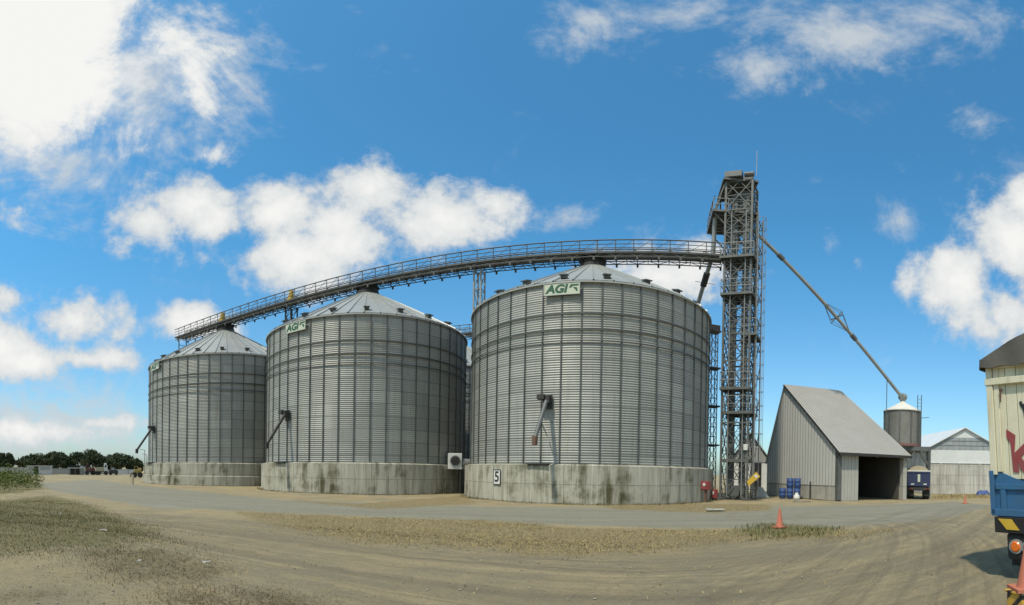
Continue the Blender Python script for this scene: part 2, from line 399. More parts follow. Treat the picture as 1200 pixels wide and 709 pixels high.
    rut=np.clip(rut*road+rut2*.8,0,1.2); road=np.maximum(road,0)
    z-=.03*rut*near
    z=np.where(Rr.ravel()>120,-.03,z)
    nv=len(x); co=np.empty((nv+1,3)); co[:nv,0]=x; co[:nv,1]=y; co[:nv,2]=z; co[nv]=(0,0,-.03)
    idx=np.arange(nv).reshape(nr,na); a=idx[:-1]; b=idx[1:]; a2=np.roll(a,-1,1); b2=np.roll(b,-1,1)
    quads=np.stack([a,b,b2,a2],-1).reshape(-1,4)
    tri=[(int(idx[0,k]),int(idx[0,(k+1)%na]),nv) for k in range(na)]
    me=bpy.data.meshes.new('ground'); faces=quads[:,::-1].tolist()+tri
    me.from_pydata(co.tolist(),[],faces)
    me.polygons.foreach_set('use_smooth',[True]*len(faces))
    at_=me.color_attributes.new('mask','FLOAT_COLOR','POINT')
    colr=np.zeros((nv+1,4),np.float32); colr[:nv,0]=grav; colr[:nv,1]=straw; colr[:nv,2]=grass; colr[:nv,3]=scrub; at_.data.foreach_set('color',colr.ravel())
    a3=me.color_attributes.new('lane','FLOAT_COLOR','POINT')
    c3=np.zeros((nv+1,4),np.float32); c3[:nv,0]=lat; c3[:nv,1]=alo; c3[:nv,2]=road; c3[:nv,3]=rut; a3.data.foreach_set('color',c3.ravel())
    a4=me.color_attributes.new('bend','FLOAT_COLOR','POINT'); c4=np.zeros((nv+1,4),np.float32); c4[:nv,0]=l2; c4[:nv,1]=al2; c4[:nv,2]=ss(-d2,-6.5,-3.0)*ss(-d2,-99,-98); a4.data.foreach_set('color',c4.ravel())
    me.update(); o=bpy.data.objects.new('ground',me); COL.objects.link(o); tag(o,kind='structure')
    t=NT('dirt_yard'); P=t.coords('Object')
    ms=t.n('ShaderNodeAttribute',attribute_name='mask'); sp=t.n('ShaderNodeSeparateColor'); t.l(ms.outputs['Color'],sp.inputs[0])
    la=t.n('ShaderNodeAttribute',attribute_name='lane'); sl_=t.n('ShaderNodeSeparateColor'); t.l(la.outputs['Color'],sl_.inputs[0])
    big=t.noise(P,.25,5,.6); mid=t.noise(P,1.6,6,.65); fin=t.noise(P,13,6,.7); peb=t.noise(P,55,4,.7)
    edge=t.noise(P,.8,6,.7); br=lambda m,lo,hi:t.ramp(t.math('ADD',m,t.math('ADD',t.math('MULTIPLY',t.math('SUBTRACT',mid,.5),.9),t.math('MULTIPLY',t.math('SUBTRACT',edge,.5),1.1))),[(lo,0),(hi,1)])
    c=t.mix(t.ramp(big,[(.35,0),(.68,1)]),(.36,.288,.165),(.285,.232,.137))
    c=t.mix(t.ramp(mid,[(.4,0),(.7,.55)]),c,(.40,.325,.19))
    wob=t.noise(P,.5,5,.65); c=t.mix(t.ramp(wob,[(.46,0),(.62,.7)]),c,(.245,.217,.145))
    # streaks along the lane
    cb=t.n('ShaderNodeCombineXYZ'); t.l(t.math('MULTIPLY',t.math('ADD',sl_.outputs[0],t.math('MULTIPLY',mid,.5)),2.3),cb.inputs[0]); t.l(t.math('MULTIPLY',sl_.outputs[1],.09),cb.inputs[1])
    st=t.noise(cb.outputs[0],1.,6,.7)
    stf=t.math('MULTIPLY',t.ramp(st,[(.42,0),(.60,.62)]),sl_.outputs[2])
    c=t.mix(stf,c,(.20,.175,.12))
    cb2_=t.n('ShaderNodeCombineXYZ'); t.l(t.math('MULTIPLY',t.math('ADD',sl_.outputs[0],t.math('MULTIPLY',mid,.2)),7.5),cb2_.inputs[0]); t.l(t.math('MULTIPLY',sl_.outputs[1],.16),cb2_.inputs[1])
    st2=t.noise(cb2_.outputs[0],1.,4,.6); c=t.mix(t.math('MULTIPLY',t.ramp(st2,[(.5,0),(.62,.42)]),sl_.outputs[2]),c,(.19,.16,.105))
    be=t.n('ShaderNodeAttribute',attribute_name='bend'); sb=t.n('ShaderNodeSeparateColor'); t.l(be.outputs['Color'],sb.inputs[0])
    cb3=t.n('ShaderNodeCombineXYZ'); t.l(t.math('MULTIPLY',t.math('ADD',sb.outputs[0],t.math('MULTIPLY',mid,.15)),5.5),cb3.inputs[0]); t.l(t.math('MULTIPLY',sb.outputs[1],.12),cb3.inputs[1])
    st3=t.noise(cb3.outputs[0],1.,5,.62); c=t.mix(t.math('MULTIPLY',t.ramp(st3,[(.48,0),(.6,.55)]),sb.outputs[2]),c,(.175,.15,.10)); c=t.mix(t.math('MULTIPLY',t.ramp(st3,[(.34,.4),(.44,0)]),sb.outputs[2]),c,(.42,.345,.21))
    stl=t.math('MULTIPLY',t.ramp(st,[(.3,.4),(.45,0)]),sl_.outputs[2]); c=t.mix(stl,c,(.37,.31,.19))
    # grey gravel
    gm=t.n('ShaderNodeMapping'); gm.inputs['Rotation'].default_value=(0,0,radians(16.1)); gm.inputs['Scale'].default_value=(.07,1.1,1)
    gt=t.n('ShaderNodeTexCoord'); t.l(gt.outputs['Object'],gm.inputs['Vector'])
    cg=t.mix(t.ramp(t.noise(gm.outputs['Vector'],1.,6,.7),[(.35,0),(.66,1)]),(.275,.262,.20),(.195,.187,.145))
    cg=t.mix(t.ramp(peb,[(.45,0),(.7,.6)]),cg,(.33,.312,.24))
    c=t.mix(br(sp.outputs[0],.3,.7),c,cg)
    cs=t.mix(t.ramp(fin,[(.35,0),(.62,1)]),(.38,.30,.145),(.12,.093,.05))
    c=t.mix(t.math('MULTIPLY',br(sp.outputs[1],.35,.75),.85),c,cs)
    cq=t.mix(t.ramp(fin,[(.35,0),(.65,1)]),(.225,.20,.09),(.12,.108,.052))
    c=t.mix(t.math('MULTIPLY',br(sp.outputs[2],.3,.7),.85),c,cq)
    ck=t.mix(t.ramp(fin,[(.4,0),(.62,1)]),(.235,.195,.105),(.10,.082,.045))
    c=t.mix(t.math('MULTIPLY',br(ms.outputs['Alpha'],.55,1.05),.75),c,ck)
    rutc=t.math('MULTIPLY',la.outputs['Alpha'],t.ramp(st,[(.3,.25),(.6,1)])); c=t.mix(t.math('MULTIPLY',rutc,.6,True),c,(.165,.14,.095))
    mot=t.noise(P,3.6,9,.82); c=t.mix(t.ramp(mot,[(.50,0),(.66,.22)]),c,(.19,.16,.10)); c=t.mix(t.ramp(mot,[(.32,.2),(.45,0)]),c,(.41,.35,.22))
    grit=t.noise(P,28,5,.75); c=t.mix(t.ramp(grit,[(.52,0),(.68,.3)]),c,(.17,.14,.09)); c=t.mix(t.ramp(grit,[(.34,.3),(.44,0)]),c,(.42,.36,.25))
    c=t.mix(t.ramp(fin,[(.5,0),(.75,.4)]),c,(.17,.14,.095))
    c=t.mix(t.ramp(peb,[(.58,0),(.72,.55)]),c,(.42,.39,.31))
    t.base(c); t.pbr(.95,0,.15)
    hh=t.math('ADD',t.math('MULTIPLY',fin,.6),t.math('MULTIPLY',peb,.35)); hh=t.math('ADD',hh,t.math('MULTIPLY',stf,.5)); hh=t.math('ADD',hh,t.math('MULTIPLY',grit,.5)); t.bump(hh,.9,.06)
    me.materials.append(t.m)
    return o
ground()

# blades, straw and leaves as loose ground cover (one object per kind of cover)
def scatter_px(polys,n,zj=0):
    out=[]
    for pts,w in polys:
        P=[G(*p) for p in pts]; xs=[p.x for p in P]; ys=[p.y for p in P]; k=int(n*w); c=0
        while c<k:
            q=(random.uniform(min(xs),max(xs)),random.uniform(min(ys),max(ys))); ins=False
            for i in range(len(P)):
                a,b=P[i],P[(i+1)%len(P)]
                if (a.y<=q[1])!=(b.y<=q[1]) and q[0]<a.x+(q[1]-a.y)/(b.y-a.y)*(b.x-a.x): ins=not ins
            if ins:
                out.append(q); c+=1
    return out
def blades(name,polys,n,h,w,mat,lean=.5,per=6,spread=.12,flat=.0,pts=None):
    pts=pts or scatter_px(polys,n); v=[];f=[]
    for (x,y) in pts:
        s=random.uniform(.5,1.4)
        z0=gz(x,y)-.02
        for _ in range(per):
            px,py=x+random.gauss(0,spread),y+random.gauss(0,spread); a=random.uniform(0,2*pi); hh=h*s*random.uniform(.4,1.2); l=random.uniform(0,lean)*hh*1.3
            dx,dy=cos(a),sin(a); ww=w*random.uniform(.6,1.3)
            if random.random()<flat: hh2=.02; l=hh*1.2
            else: hh2=hh
            o=len(v); tx,ty=-dy*ww/2,dx*ww/2; mx,my=px+dx*l*.35,py+dy*l*.35
            v+=[(px-tx,py-ty,z0),(px+tx,py+ty,z0),(mx+tx*.8,my+ty*.8,z0+.02+hh2*.6),(mx-tx*.8,my-ty*.8,z0+.02+hh2*.6),(px+dx*l,py+dy*l,z0+.02+hh2)]
            f+=[(o,o+1,o+2,o+3),(o+3,o+2,o+4)]
    me=bpy.data.meshes.new(name); me.from_pydata(v,[],f); me.materials.append(mat)
    ob=bpy.data.objects.new(name,me); COL.objects.link(ob); return ob
def leafmat(name,a,b,sc=1.5):
    t=NT(name); P=t.coords('Object'); n=t.noise(P,sc,4,.7); n2=t.noise(P,sc*9,2,.6)
    c=t.mix(t.ramp(n,[(.35,0),(.65,1)]),a,b); c=t.mix(t.ramp(n2,[(.3,0),(.7,.5)]),c,tuple(q*.5 for q in a)); t.base(c); t.pbr(.8,0,.2)
    return t.m
M['straw']=leafmat('dry_straw',(.50,.40,.19),(.26,.19,.09),.9); M['scrub']=leafmat('dead_weed',(.16,.115,.065),(.26,.20,.11)); M['grass']=leafmat('short_grass',(.155,.155,.06),(.29,.24,.115),.9); M['weed']=leafmat('green_weed',(.115,.13,.045),(.20,.18,.08),1.2)
o=blades('dry_grass',[([(290,600),(400,604),(560,609),(700,619),(800,621),(770,630),(700,640),(560,632),(450,622),(340,612)],.34),([(330,614),(450,620),(600,628),(760,632),(800,640),(650,652),(560,641),(450,635),(360,624)],.26),([(700,619),(860,620),(1060,618),(1000,629),(860,635),(760,630)],.20),([(690,591),(800,590),(900,591),(905,596),(820,599),(720,595)],.14),([(560,609),(640,612),(650,618),(560,616)],.05),([(200,640),(600,655),(1100,640),(1140,690),(900,709),(400,709)],.012)],3900,.042,.017,M['straw'],1.6,6,.34,.75)
tag(o,'dry yellow straw littering the strip between the two tracks','dry grass',kind='stuff')
o=blades('grass',[([(-40,587),(50,582),(95,588),(140,604),(60,612),(-40,612)],.38),([(-40,590),(50,584),(95,590),(150,608),(185,624),(150,640),(60,646),(-40,650)],.5),([(-40,604),(80,600),(150,612),(190,632),(140,650),(40,652),(-40,655)],.42),([(140,604),(230,638),(250,660),(120,655)],.05),([(-60,577),(30,574),(56,570),(60,575),(20,583),(-60,588)],.06)],3300,.045,.013,M['grass'],1.5,8,.34,.5)
tag(o,'short green and yellow grass patch beside the left track','grass',kind='stuff')
o=blades('dead_weeds',[([(90,642),(190,642),(285,664),(220,690),(110,675)],.46),([(190,690),(310,688),(410,709),(180,709)],.30),([(100,592),(170,596),(300,640),(250,664),(180,632)],.14),([(0,650),(200,655),(200,700),(0,709)],.10)],760,.07,.009,M['scrub'],1.9,9,.26,.9)
tag(o,'brown dead weeds and twigs lying on the near dirt','weeds',kind='stuff')
o=blades('green_weeds',[([(868,621),(905,612),(930,618),(975,616),(970,625),(880,629)],1.)],150,.12,.02,M['weed'],1.3,9,.32,.2)
tag(o,'low green weeds around the foot of the orange cone beyond the dirt track','weeds',kind='stuff')
ptsb=[]
for C_,k_ in((S3,210),(S2,170),(S1,90)):
    fa=atan2(-C_.y,-C_.x)
    for _ in range(k_):
        a_=fa+random.uniform(-1.35,1.35)+.1*sin(random.uniform(0,9)); r_=RB+abs(random.gauss(0,.16))+.03; ptsb.append((C_.x+r_*cos(a_),C_.y+r_*sin(a_)))
o=blades('foot_weeds',[],0,.13,.03,leafmat('foot_weed',(.17,.155,.07),(.27,.22,.12),.8),1.2,7,.14,.3,ptsb); tag(o,'thin dry weeds growing along the foot of the concrete silo bases','weeds',kind='stuff')
# broad-leaved bush bank at the left edge
def leaf_cloud(mb,c,rad,n,size,flat=.6,rnd=random):
    for _ in range(n):
        while True:
            p=Vector((rnd.uniform(-1,1),rnd.uniform(-1,1),rnd.uniform(-1,1)))
            if .25<p.length<1: break
        p=Vector((p.x*rad[0],p.y*rad[1],p.z*rad[2]))+Vector(c)
        a=Vector((rnd.gauss(0,1),rnd.gauss(0,1),rnd.gauss(0,flat))).normalized(); b=a.cross(Vector((rnd.gauss(0,1),rnd.gauss(0,1),rnd.gauss(0,1)))).normalized()
        s=size*rnd.uniform(.5,1.4)
        mb.add([p-a*s,p+b*s*.45,p+a*s,p-b*s*.45],[(0,1,2,3)])
mb=MB()
for (x,y) in scatter_px([([(-70,560),(0,562),(40,566),(52,572),(20,576),(-70,583)],1.)],170):
    hgt=random.uniform(.5,1.25)*(1.6 if x<-23.5 else .7)
    leaf_cloud(mb,(x,y,hgt*.5+gz(x,y)),(.6,.6,hgt*.55),90,.075,.9)
o=mb.build('roadside_weeds',leafmat('bank_weeds',(.10,.135,.028),(.17,.18,.05),.8)); tag(o,'tall leafy green weeds on the bank at the left edge','weeds',kind='stuff')
# loose stones
mb=MB()
ico=[(0,0,1),(.9,0,.2),(.28,.85,.2),(-.73,.53,.2),(-.73,-.53,.2),(.28,-.85,.2),(0,0,-.6)]
for (x,y) in scatter_px([([(0,640),(600,655),(1150,640),(1150,709),(0,709)],.6),([(200,600),(1050,620),(1000,650),(400,640)],.4)],2600):
    s=random.uniform(.006,.016)*(2 if random.random()<.05 else 1); a=random.uniform(0,6); ca,sa=cos(a),sin(a); z0=gz(x,y)+s*.2
    mb.add([(x+(p[0]*ca-p[1]*sa)*s*random.uniform(.8,1.3),y+(p[0]*sa+p[1]*ca)*s,z0+p[2]*s*.7) for p in ico],[(0,1,2),(0,2,3),(0,3,4),(0,4,5),(0,5,1),(6,2,1),(6,3,2),(6,4,3),(6,5,4),(6,1,5)])
o=mb.build('gravel',paint('loose_stone',(.36,.32,.245),.9,6,.9,0,(.13,.115,.09))); tag(o,'loose pale stones scattered over the dirt track','gravel',kind='stuff')

# ------------------------------------------------------------------ grain silos
NS=48
wall=MB(); zs=np.arange(ZC+.06,ZE,.14/6)
wall.lathe([(SR+.017*cos(2*pi*(z-ZC)/.14),z) for z in zs],144,True,uvr=SR)
wall_me=wall.mesh('wall',M['galv'])
st=MB(); st.box((SR+.05,0,(ZC+ZE)/2+.02),(.045,.065,ZE-ZC-.1)); stiff_me=st.mesh('stiffener',M['stiff'])
ring=MB(); ring.lathe([(SR+.07,-.035),(SR+.115,-.035),(SR+.115,.035),(SR+.07,.035)],96,False); ring_me=ring.mesh('wind_ring',M['stiff'])
basem=MB(); basem.lathe([(SR-.3,ZC+.08),(SR+.03,ZC+.05),(RB-.03,ZC-.02),(RB,ZC-.05),(RB,-.3)],45,False,uvr=RB); base_me=basem.mesh('concrete_base',M['conc'])
rf=MB(); n=NS; slope=(ZA-ZE)/(SR-.75)
def rp(r,dz=0): return ZE+(SR-r)*slope+dz
r0=SR+.16
vs=[];fs=[]
for k in range(n):
    for da,dz in((0,.0),(.1,.0),(.13,.10),(.17,.10),(.2,.0)):
        a=2*pi*(k+da+.4)/n
        for r in(r0,.7): vs.append((r*cos(a),r*sin(a),rp(r,dz*(1 if r>1 else .35))))
m_=len(vs)//2
for i in range(m_):
    j=(i+1)%m_; fs.append((2*i,2*j,2*j+1,2*i+1))
rf.add(vs,fs)
rf.lathe([(r0,rp(r0)),(r0,rp(r0)-.09),(SR-.1,ZE-.12)],96,False)
roof_me=rf.mesh('roof',M['roofsheet'])
cp=MB(); cp.lathe([(.98,ZA-.12),(.98,ZA+.12),(.8,ZA+.16),(.8,ZA+.5),(1.0,ZA+.54),(1.0,ZA+.62),(.3,ZA+.66)],24,False,cap=True); cap_me=cp.mesh('roof_cap',M['steel_dark'])
vt=MB(); rv=SR-.75
vt.box((rv,0,rp(rv)+.10),(.34,.34,.22)); vt.box((rv+.06,0,rp(rv)+.23),(.52,.46,.07),M=Matrix.Rotation(.25,3,'Y')); vent_me=vt.mesh('roof_vent',M['steel'])
ea=MB(); ea.lathe([(SR+.06,ZE-.16),(SR+.10,ZE-.16),(SR+.10,ZE-.03),(SR+.06,ZE-.03)],96,False); eave_me=ea.mesh('eave_ring',M['steel_dark'])
def link(name,me,parent,rz=0,loc=(0,0,0)):
    o=bpy.data.objects.new(name,me); COL.objects.link(o); o.parent=parent; o.rotation_euler=(0,0,rz); o.location=loc; return o
def silo_body(C,label,phase=0.,group='corrugated grain silos in the row'):
    t=thing('grain_silo',label,'silo',C,0,group)
    link('concrete_base',base_me,t); link('wall',wall_me,t,radians(phase)); link('roof',roof_me,t,radians(phase)); link('roof_cap',cap_me,t); link('eave_ring',eave_me,t)
    for k in range(NS): link('stiffener',stiff_me,t,radians(phase)+2*pi*k/NS)
    for z in (10.62,9.66,9.02): link('wind_ring',ring_me,t,0,(0,0,z))
    for k in range(20): link('roof_vent',vent_me,t,radians(phase+3.75)+2*pi*(k+.5)/20)
    return t
def loc_az(az): # local rotation: +X local axis -> bearing az
    return radians(90-az)
def silo_sign(t,az,z=12.13):
    b=MB(); b.box((SR+.17,0,z),(.05,2.02,.74)); 
    s=b.build('sign_board',M['board'],t,bevel=.008); s.rotation_euler=(0,0,loc_az(az))
    fr=MB()
    for zz in(-.37,.37): fr.box((SR+.205,0,z+zz),(.03,2.04,.03))
    for yy in(-1.01,1.01): fr.box((SR+.206,yy,z),(.03,.03,.71))
    f=fr.build('sign_frame',M['steel_light'],s)
    # text plane: local x-> -y?  viewed from outside, right is +y rotated; outward is +x
    Mt=Matrix(((0,0,1,SR+.202),(1,0,0,-.30),(0,1,0,z-.01),(0,0,0,1)))
    text_mesh('lettering','AGI',.70,M['green'],s,Mt,shear=.2,offset=.03)
    lg=MB()
    def P(pts): lg.prism([(SR+.199,y,z+q) for y,q in pts],(.008,0,0))
    P([(.42,.10),(.50,.25),(.95,.25),(.91,.15),(.60,.14),(.54,.06),(.42,.02)])
    P([(.62,.04),(.80,.06),(.86,.0),(.88,-.2),(.80,-.18),(.74,-.06)])
    lg.build('emblem',M['green'],s); recalc(s)
    return s
def spout(t,az,rod=False):
    hz=5.65
    r=bpy.data.objects.new('discharge_spout',None); COL.objects.link(r)
    h=MB(); h.box((SR+.28,0,hz),(.42,.36,.42)); h.box((SR+.45,-.28,hz+.14),(.34,.42,.28)); h.box((SR+.12,0,hz-.1),(.06,.5,.8))
    bpy.data.objects.remove(r)
    o=h.build('discharge_spout',M['steel_dark'],t,bevel=.015); o.rotation_euler=(0,0,loc_az(az))
    tb=MB(); tb.tube((SR+.42,0,hz-.1),(SR+1.95,0,hz-2.25),.115,12); tb.build('spout_tube',M['steel'] if rod else M['steel_dark'],o)
    bt=MB(); bt.tube((SR+1.95,0,hz-2.15),(SR+1.98,0,hz-2.6),.165,10,.14); bt.build('spout_boot',M['rust'] if rod else M['steel_dark'],o)
    if rod:
        rd=MB(); rd.tube((SR+1.2,0,hz-1.25),(SR+.2,0,hz-2.0),.03,6); rd.build('brace',M['steel'],o)
    bp=MB(); bp.box((RB-.2,0,ZC+.03),(.7,1.3,.06)); bp.build('slot_plate',M['steel_dark'],t).rotation_euler=(0,0,loc_az(az+3))  # flat dark plate put in for the dark gap at the base top
t3=silo_body(S3,'nearest silo, corrugated, on a concrete base carrying a plate with the number 5',2.2)
silo_sign(t3,200.2); spout(t3,204.8,True)
pl=MB(); pl.box((RB+.03,0,1.34),(.03,.58,.84)); po=pl.build('number_plate',M['white'],t3); po.rotation_euler=(0,0,loc_az(226)); po['label']='white plate with a black 5'
fr=MB()
for zz in(-.42,.42): fr.box((RB+.05,0,1.34+zz),(.02,.62,.04))
for yy in(-.29,.29): fr.box((RB+.05,yy,1.34),(.02,.04,.80))
fr.build('plate_frame',M['black'],po)
text_mesh('lettering','5',.85,M['black'],po,Matrix(((0,0,1,RB+.052),(1,0,0,0),(0,1,0,1.34),(0,0,0,1))),offset=.012)
t2=silo_body(S2,'middle silo of the front row with streaked mossy base and a fan at its right',4.4)
silo_sign(t2,199.2); spout(t2,204.6)
t1=silo_body(S1,'farthest silo of the front row, under the outer end of the overhead conveyor',1.1)
silo_sign(t1,203); spout(t1,205)
ft=MB(); ft.lathe([(RB-.1,.9),(RB+.22,.84),(RB+.25,-.2)],48,False,uvr=RB); ft.build('footing',M['conc'],t1)
OFF=N*18.8
silo_body(S2+OFF,'silo of the rear row, glimpsed in the gap between the two nearer silos',3)
silo_body(S3+OFF,'silo of the rear row hidden behind the silo marked 5',3)

# ------------------------------------------------------------------ overhead conveyors
def s_at(px,off=Vector((0,0,0))):   # distance along the row line (from S3, + to the left) seen at column px
    best=None
    for k in range(-300,700):
        s=k*.1; P=S3+off+U*s; th=atan2(RM[0][0]*P.x+RM[0][1]*P.y+RM[0][2]*15,RM[1][0]*P.x+RM[1][1]*P.y+RM[1][2]*15)
        e=abs(600+F*th-px)
        if best is None or e<best[0]: best=(e,s)
    return best[1]
def conveyor(sa,sb,off,label,z=17.75):
    B=S3+off; L=abs(sb-sa); s0=min(sa,sb)
    o=thing('overhead_conveyor',label,'conveyor',B+U*s0+Vector((0,0,0)),atan2(U.y,U.x))
    # local x: along to the left, local -y or +y: which is camera side
    cs=-1 if (Matrix.Rotation(atan2(U.y,U.x),3,'Z')@Vector((0,1,0))).dot(N)>0 else 1
    tr=MB(); tr.box((L/2,0,z+.44),(L,.56,.34)); tr.box((L/2,0,z+.63),(L,.64,.05))
    for k in range(int(L/1.5)+1): tr.box((min(k*1.5+.05,L-.05),0,z+.42),(.06,.64,.50))
    tr.build('trough',M['trough'],o)
    wk=MB(); wk.box((L/2,cs*.75,z+.27),(L,.72,.05)); wk.box((L/2,cs*1.11,z+.33),(L,.04,.16)); wk.build('walkway',M['trough'],o)
    ch=MB()
    for y in(-.45,cs*1.05): 
        for zz in(.0,.26): ch.box((L/2,y if y>0 or cs<0 else y,z+zz-.02),(L,.07,.06))
    k=0; x=0.
    while x<L-.1:
        x2=min(x+.75,L)
        for y in(-.45*cs,cs*1.05):
            ch.bar((x,y,z),(x2,y,z+.26),.035) if k%2==0 else ch.bar((x,y,z+.26),(x2,y,z),.035)
        ch.bar((x,-.5*cs,z-.02),(x,cs*1.08,z-.02),.05)
        if k%2==0: ch.box((x,cs*1.05,z-.14),(.14,.10,.30)); ch.box((x,-.45*cs,z-.14),(.14,.10,.30))
        x=x2; k+=1
    ch.build('truss',M['rail'],o)
    for y,nm in((cs*1.12,'handrail'),(-cs*.52,'handrail')):
        hr=MB(); hr.tube((0,y,z+1.36),(L,y,z+1.36),.05,6); hr.tube((0,y,z+1.0),(L,y,z+1.0),.03,6); hr.tube((0,y,z+.68),(L,y,z+.68),.03,6)
        x=0.
        while x<=L+.01: hr.tube((min(x,L),y,z+.25),(min(x,L),y,z+1.36),.034,6); x+=1.25
        x=0
        while x+1.25<L: hr.bar((x,y,z+.35),(x+1.25,y,z+1.36),.034) if y*cs<0 else hr.bar((x,y,z+1.36),(x+1.25,y,z+.35),.026); x+=1.25
        hr.build(nm,M['rail'],o)
    return o,s0,cs
sL=s_at(213.5); sR=s_at(846)
cv,s0,cs=conveyor(sL,sR,Vector((0,0,0)),'long overhead grain conveyor with walkway running over the front silo tops to the tower')
def lx(px): return s_at(px)-s0
SV=[S3,S2,S1]
for C in SV:                                   # saddle frames on the silo peaks
    x=(C-S3).dot(U)-s0; b=MB()
    for dx in(-.7,.7):
        for y in(-.5,.5): b.bar((x+dx,y,17.2),(x+dx,y,17.74),.09)
    b.box((x,0,17.62),(1.6,.8,.28)); b.build('saddle',M['steel_dark'],cv)
for px in (341,261):
    x=lx(px); b=MB(); b.box((x,cs*.1,18.75),(.42,.42,.55)); b.tube((x-.05,cs*.1,18.95),(x-.05,cs*.1,19.5),.24,12); b.box((x+.28,cs*.1,18.6),(.25,.3,.3)); o=b.build('gear_motor',M['yellow'],cv,bevel=.02)
for px_,h_ in((697,20.0),(558,19.6)): b=MB(); b.tube((lx(px_),-cs*.5,18.4),(lx(px_),-cs*.5,h_),.02,6); b.build('lightning_rod',M['steel_light'],cv)
LC=abs(sL-sR); b=MB()
for y in(-.5,.6):
    b.bar((LC-.15,cs*y,17.75),(LC-.15,cs*y,12.9),.09)
for k in range(6): b.bar((LC-.15,-cs*.5,13.4+k*.75),(LC-.15,cs*.6,13.4+k*.75),.05)
b.build('end_ladder',M['steel_dark'],cv)
# trestle legs
def trestle(x,w,zb,zt):
    b=MB(); cy=0
    L=[(x-w/2,-.45),(x+w/2,-.45),(x-w/2,.45),(x+w/2,.45)]
    for p in L: b.bar((*p,zb),(*p,zt),.11)
    z=zb; k=0; st=1.6
    while z<zt-.2:
        z2=min(z+st,zt-.1)
        for i,j in((0,1),(2,3),(0,2),(1,3)):
            b.bar((*L[i],z2),(*L[j],z2),.06); b.bar((*L[i],z),(*L[j],z2),.045) if k%2 else b.bar((*L[j],z),(*L[i],z2),.045)
        z=z2;k+=1
    return b
b=trestle(lx(561.5),.55,0,17.7); b.build('trestle',M['steel_light'],cv)
b=trestle(lx(341),.7,13.3,17.7); b.build('trestle',M['steel_dark'],cv)
cv2,_,_=conveyor(s_at(505,OFF),s_at(640,OFF),OFF,'rear overhead conveyor glimpsed in the gap between the two nearer silos')

# ------------------------------------------------------------------ elevator tower
TA=at(845.5,500,33.3); TA.z=0
E1=comp(129); E2=comp(39); TW=1.85; TD=1.9
tw=thing('elevator_tower','tall steel lattice elevator tower right of the silo marked 5','tower',TA,0)
def tl(a,b,z): return E1*a+E2*b+Vector((0,0,z))
H0=24.9
legs=MB()
for nm,(a,b_) in enumerate(((0,0),(TW,0),(TW,TD),(0,TD))):
    q=MB(); q.bar(tl(a,b_,0),tl(a,b_,H0),.14,.14,up=E1); q.box(tl(a,b_,.05),(.5,.5,.12),rz=.3); q.build('leg',M['steel'],tw)
LV=[0,2.75,5.3,7.6,9.7,11.7,13.6,15.6,17.7,19.9,22.0,24.8]
br_=MB()
for i,(z0,z1) in enumerate(zip(LV[:-1],LV[1:])):
    c=[(0,0),(TW,0),(TW,TD),(0,TD)]
    for k in range(4):
        p,q=c[k],c[(k+1)%4]
        br_.bar(tl(*p,z1),tl(*q,z1),.09)
        zm=(z0+z1)/2
        br_.bar(tl(*p,z0),tl(*q,z1),.055); 
        if i>0: br_.bar(tl(*q,z0),tl(*p,z1),.055)
        br_.bar(tl(*p,zm),tl(*q,zm),.045)
        m0_=((p[0]+q[0])/2,(p[1]+q[1])/2)
        for zz_ in(z0,z1): br_.bar(tl(*p,zm),tl(*m0_,zz_),.035); br_.bar(tl(*q,zm),tl(*m0_,zz_),.035)
        for f_ in(.25,.75): br_.bar(tl(*p,z0+(z1-z0)*f_),tl(*q,z0+(z1-z0)*f_),.028)
br_.build('lattice',M['steel'],tw)
def platform(a0,a1,b0,b1,z,rail=True,mat='steel'):
    q=MB(); mid=tl((a0+a1)/2,(b0+b1)/2,z); rz=atan2(E1.y,E1.x)
    q.box(mid,(a1-a0,b1-b0,.05),rz=rz)
    for b_ in(b0,b1): q.bar(tl(a0,b_,z-.08),tl(a1,b_,z-.08),.08,.18)
    for a in(a0,a1): q.bar(tl(a,b0,z-.08),tl(a,b1,z-.08),.08,.18)
    n=int((b1-b0)/.5)
    for k in range(1,n): q.bar(tl(a0,b0+(b1-b0)*k/n,z-.07),tl(a1,b0+(b1-b0)*k/n,z-.07),.06,.1)
    o=q.build('platform',M[mat],tw)
    if rail:
        r=MB(); cc=[(a0,b0),(a1,b0),(a1,b1),(a0,b1)]
        for k in range(4):
            p,s=cc[k],cc[(k+1)%4]
            for hh in(.55,1.1): r.bar(tl(*p,z+hh),tl(*s,z+hh),.04)
            L=hypot(p[0]-s[0],p[1]-s[1]); n=max(1,int(L/.8))
            for j in range(n): r.bar(tl(p[0]+(s[0]-p[0])*j/n,p[1]+(s[1]-p[1])*j/n,z),tl(p[0]+(s[0]-p[0])*j/n,p[1]+(s[1]-p[1])*j/n,z+1.1),.035)
        r.build('guard_rail',M['steel_light'],o)
    return o
platform(-.25,TW+.25,-.35,TD+.3,17.75); platform(-.15,TW+.2,-.3,TD+.1,14.75); platform(-.1,TW+.1,-.25,.9,7.75); platform(.2,TW+.3,-.3,TD,6.05,True)
platform(TW-.6,TW+.45,0,TD+.2,11.7); platform(0,TW,0,TD,2.75,False)
_E=(E1,E2,tl)
E1,E2=comp(107),comp(17)
def head_deck(pxl,pxr,py,z,dep,rail):
    global tl
    d_=(z-EYE)/tan(atan2(ray(pxl,py).z,hypot(ray(pxl,py).x,ray(pxl,py).y))); A_=at(pxl,py,d_)-TA; A_.z=0
    B_=at(pxr,py,d_)-TA; w_=(B_-A_).dot(E1)
    tl=lambda a,b,z_:A_+E1*a+E2*b+Vector((0,0,z_))
    o=platform(0,w_,0,dep,z,rail); tl=_E[2]; return A_,w_
hA,hW=head_deck(836,890,245,22.0,3.9,True)
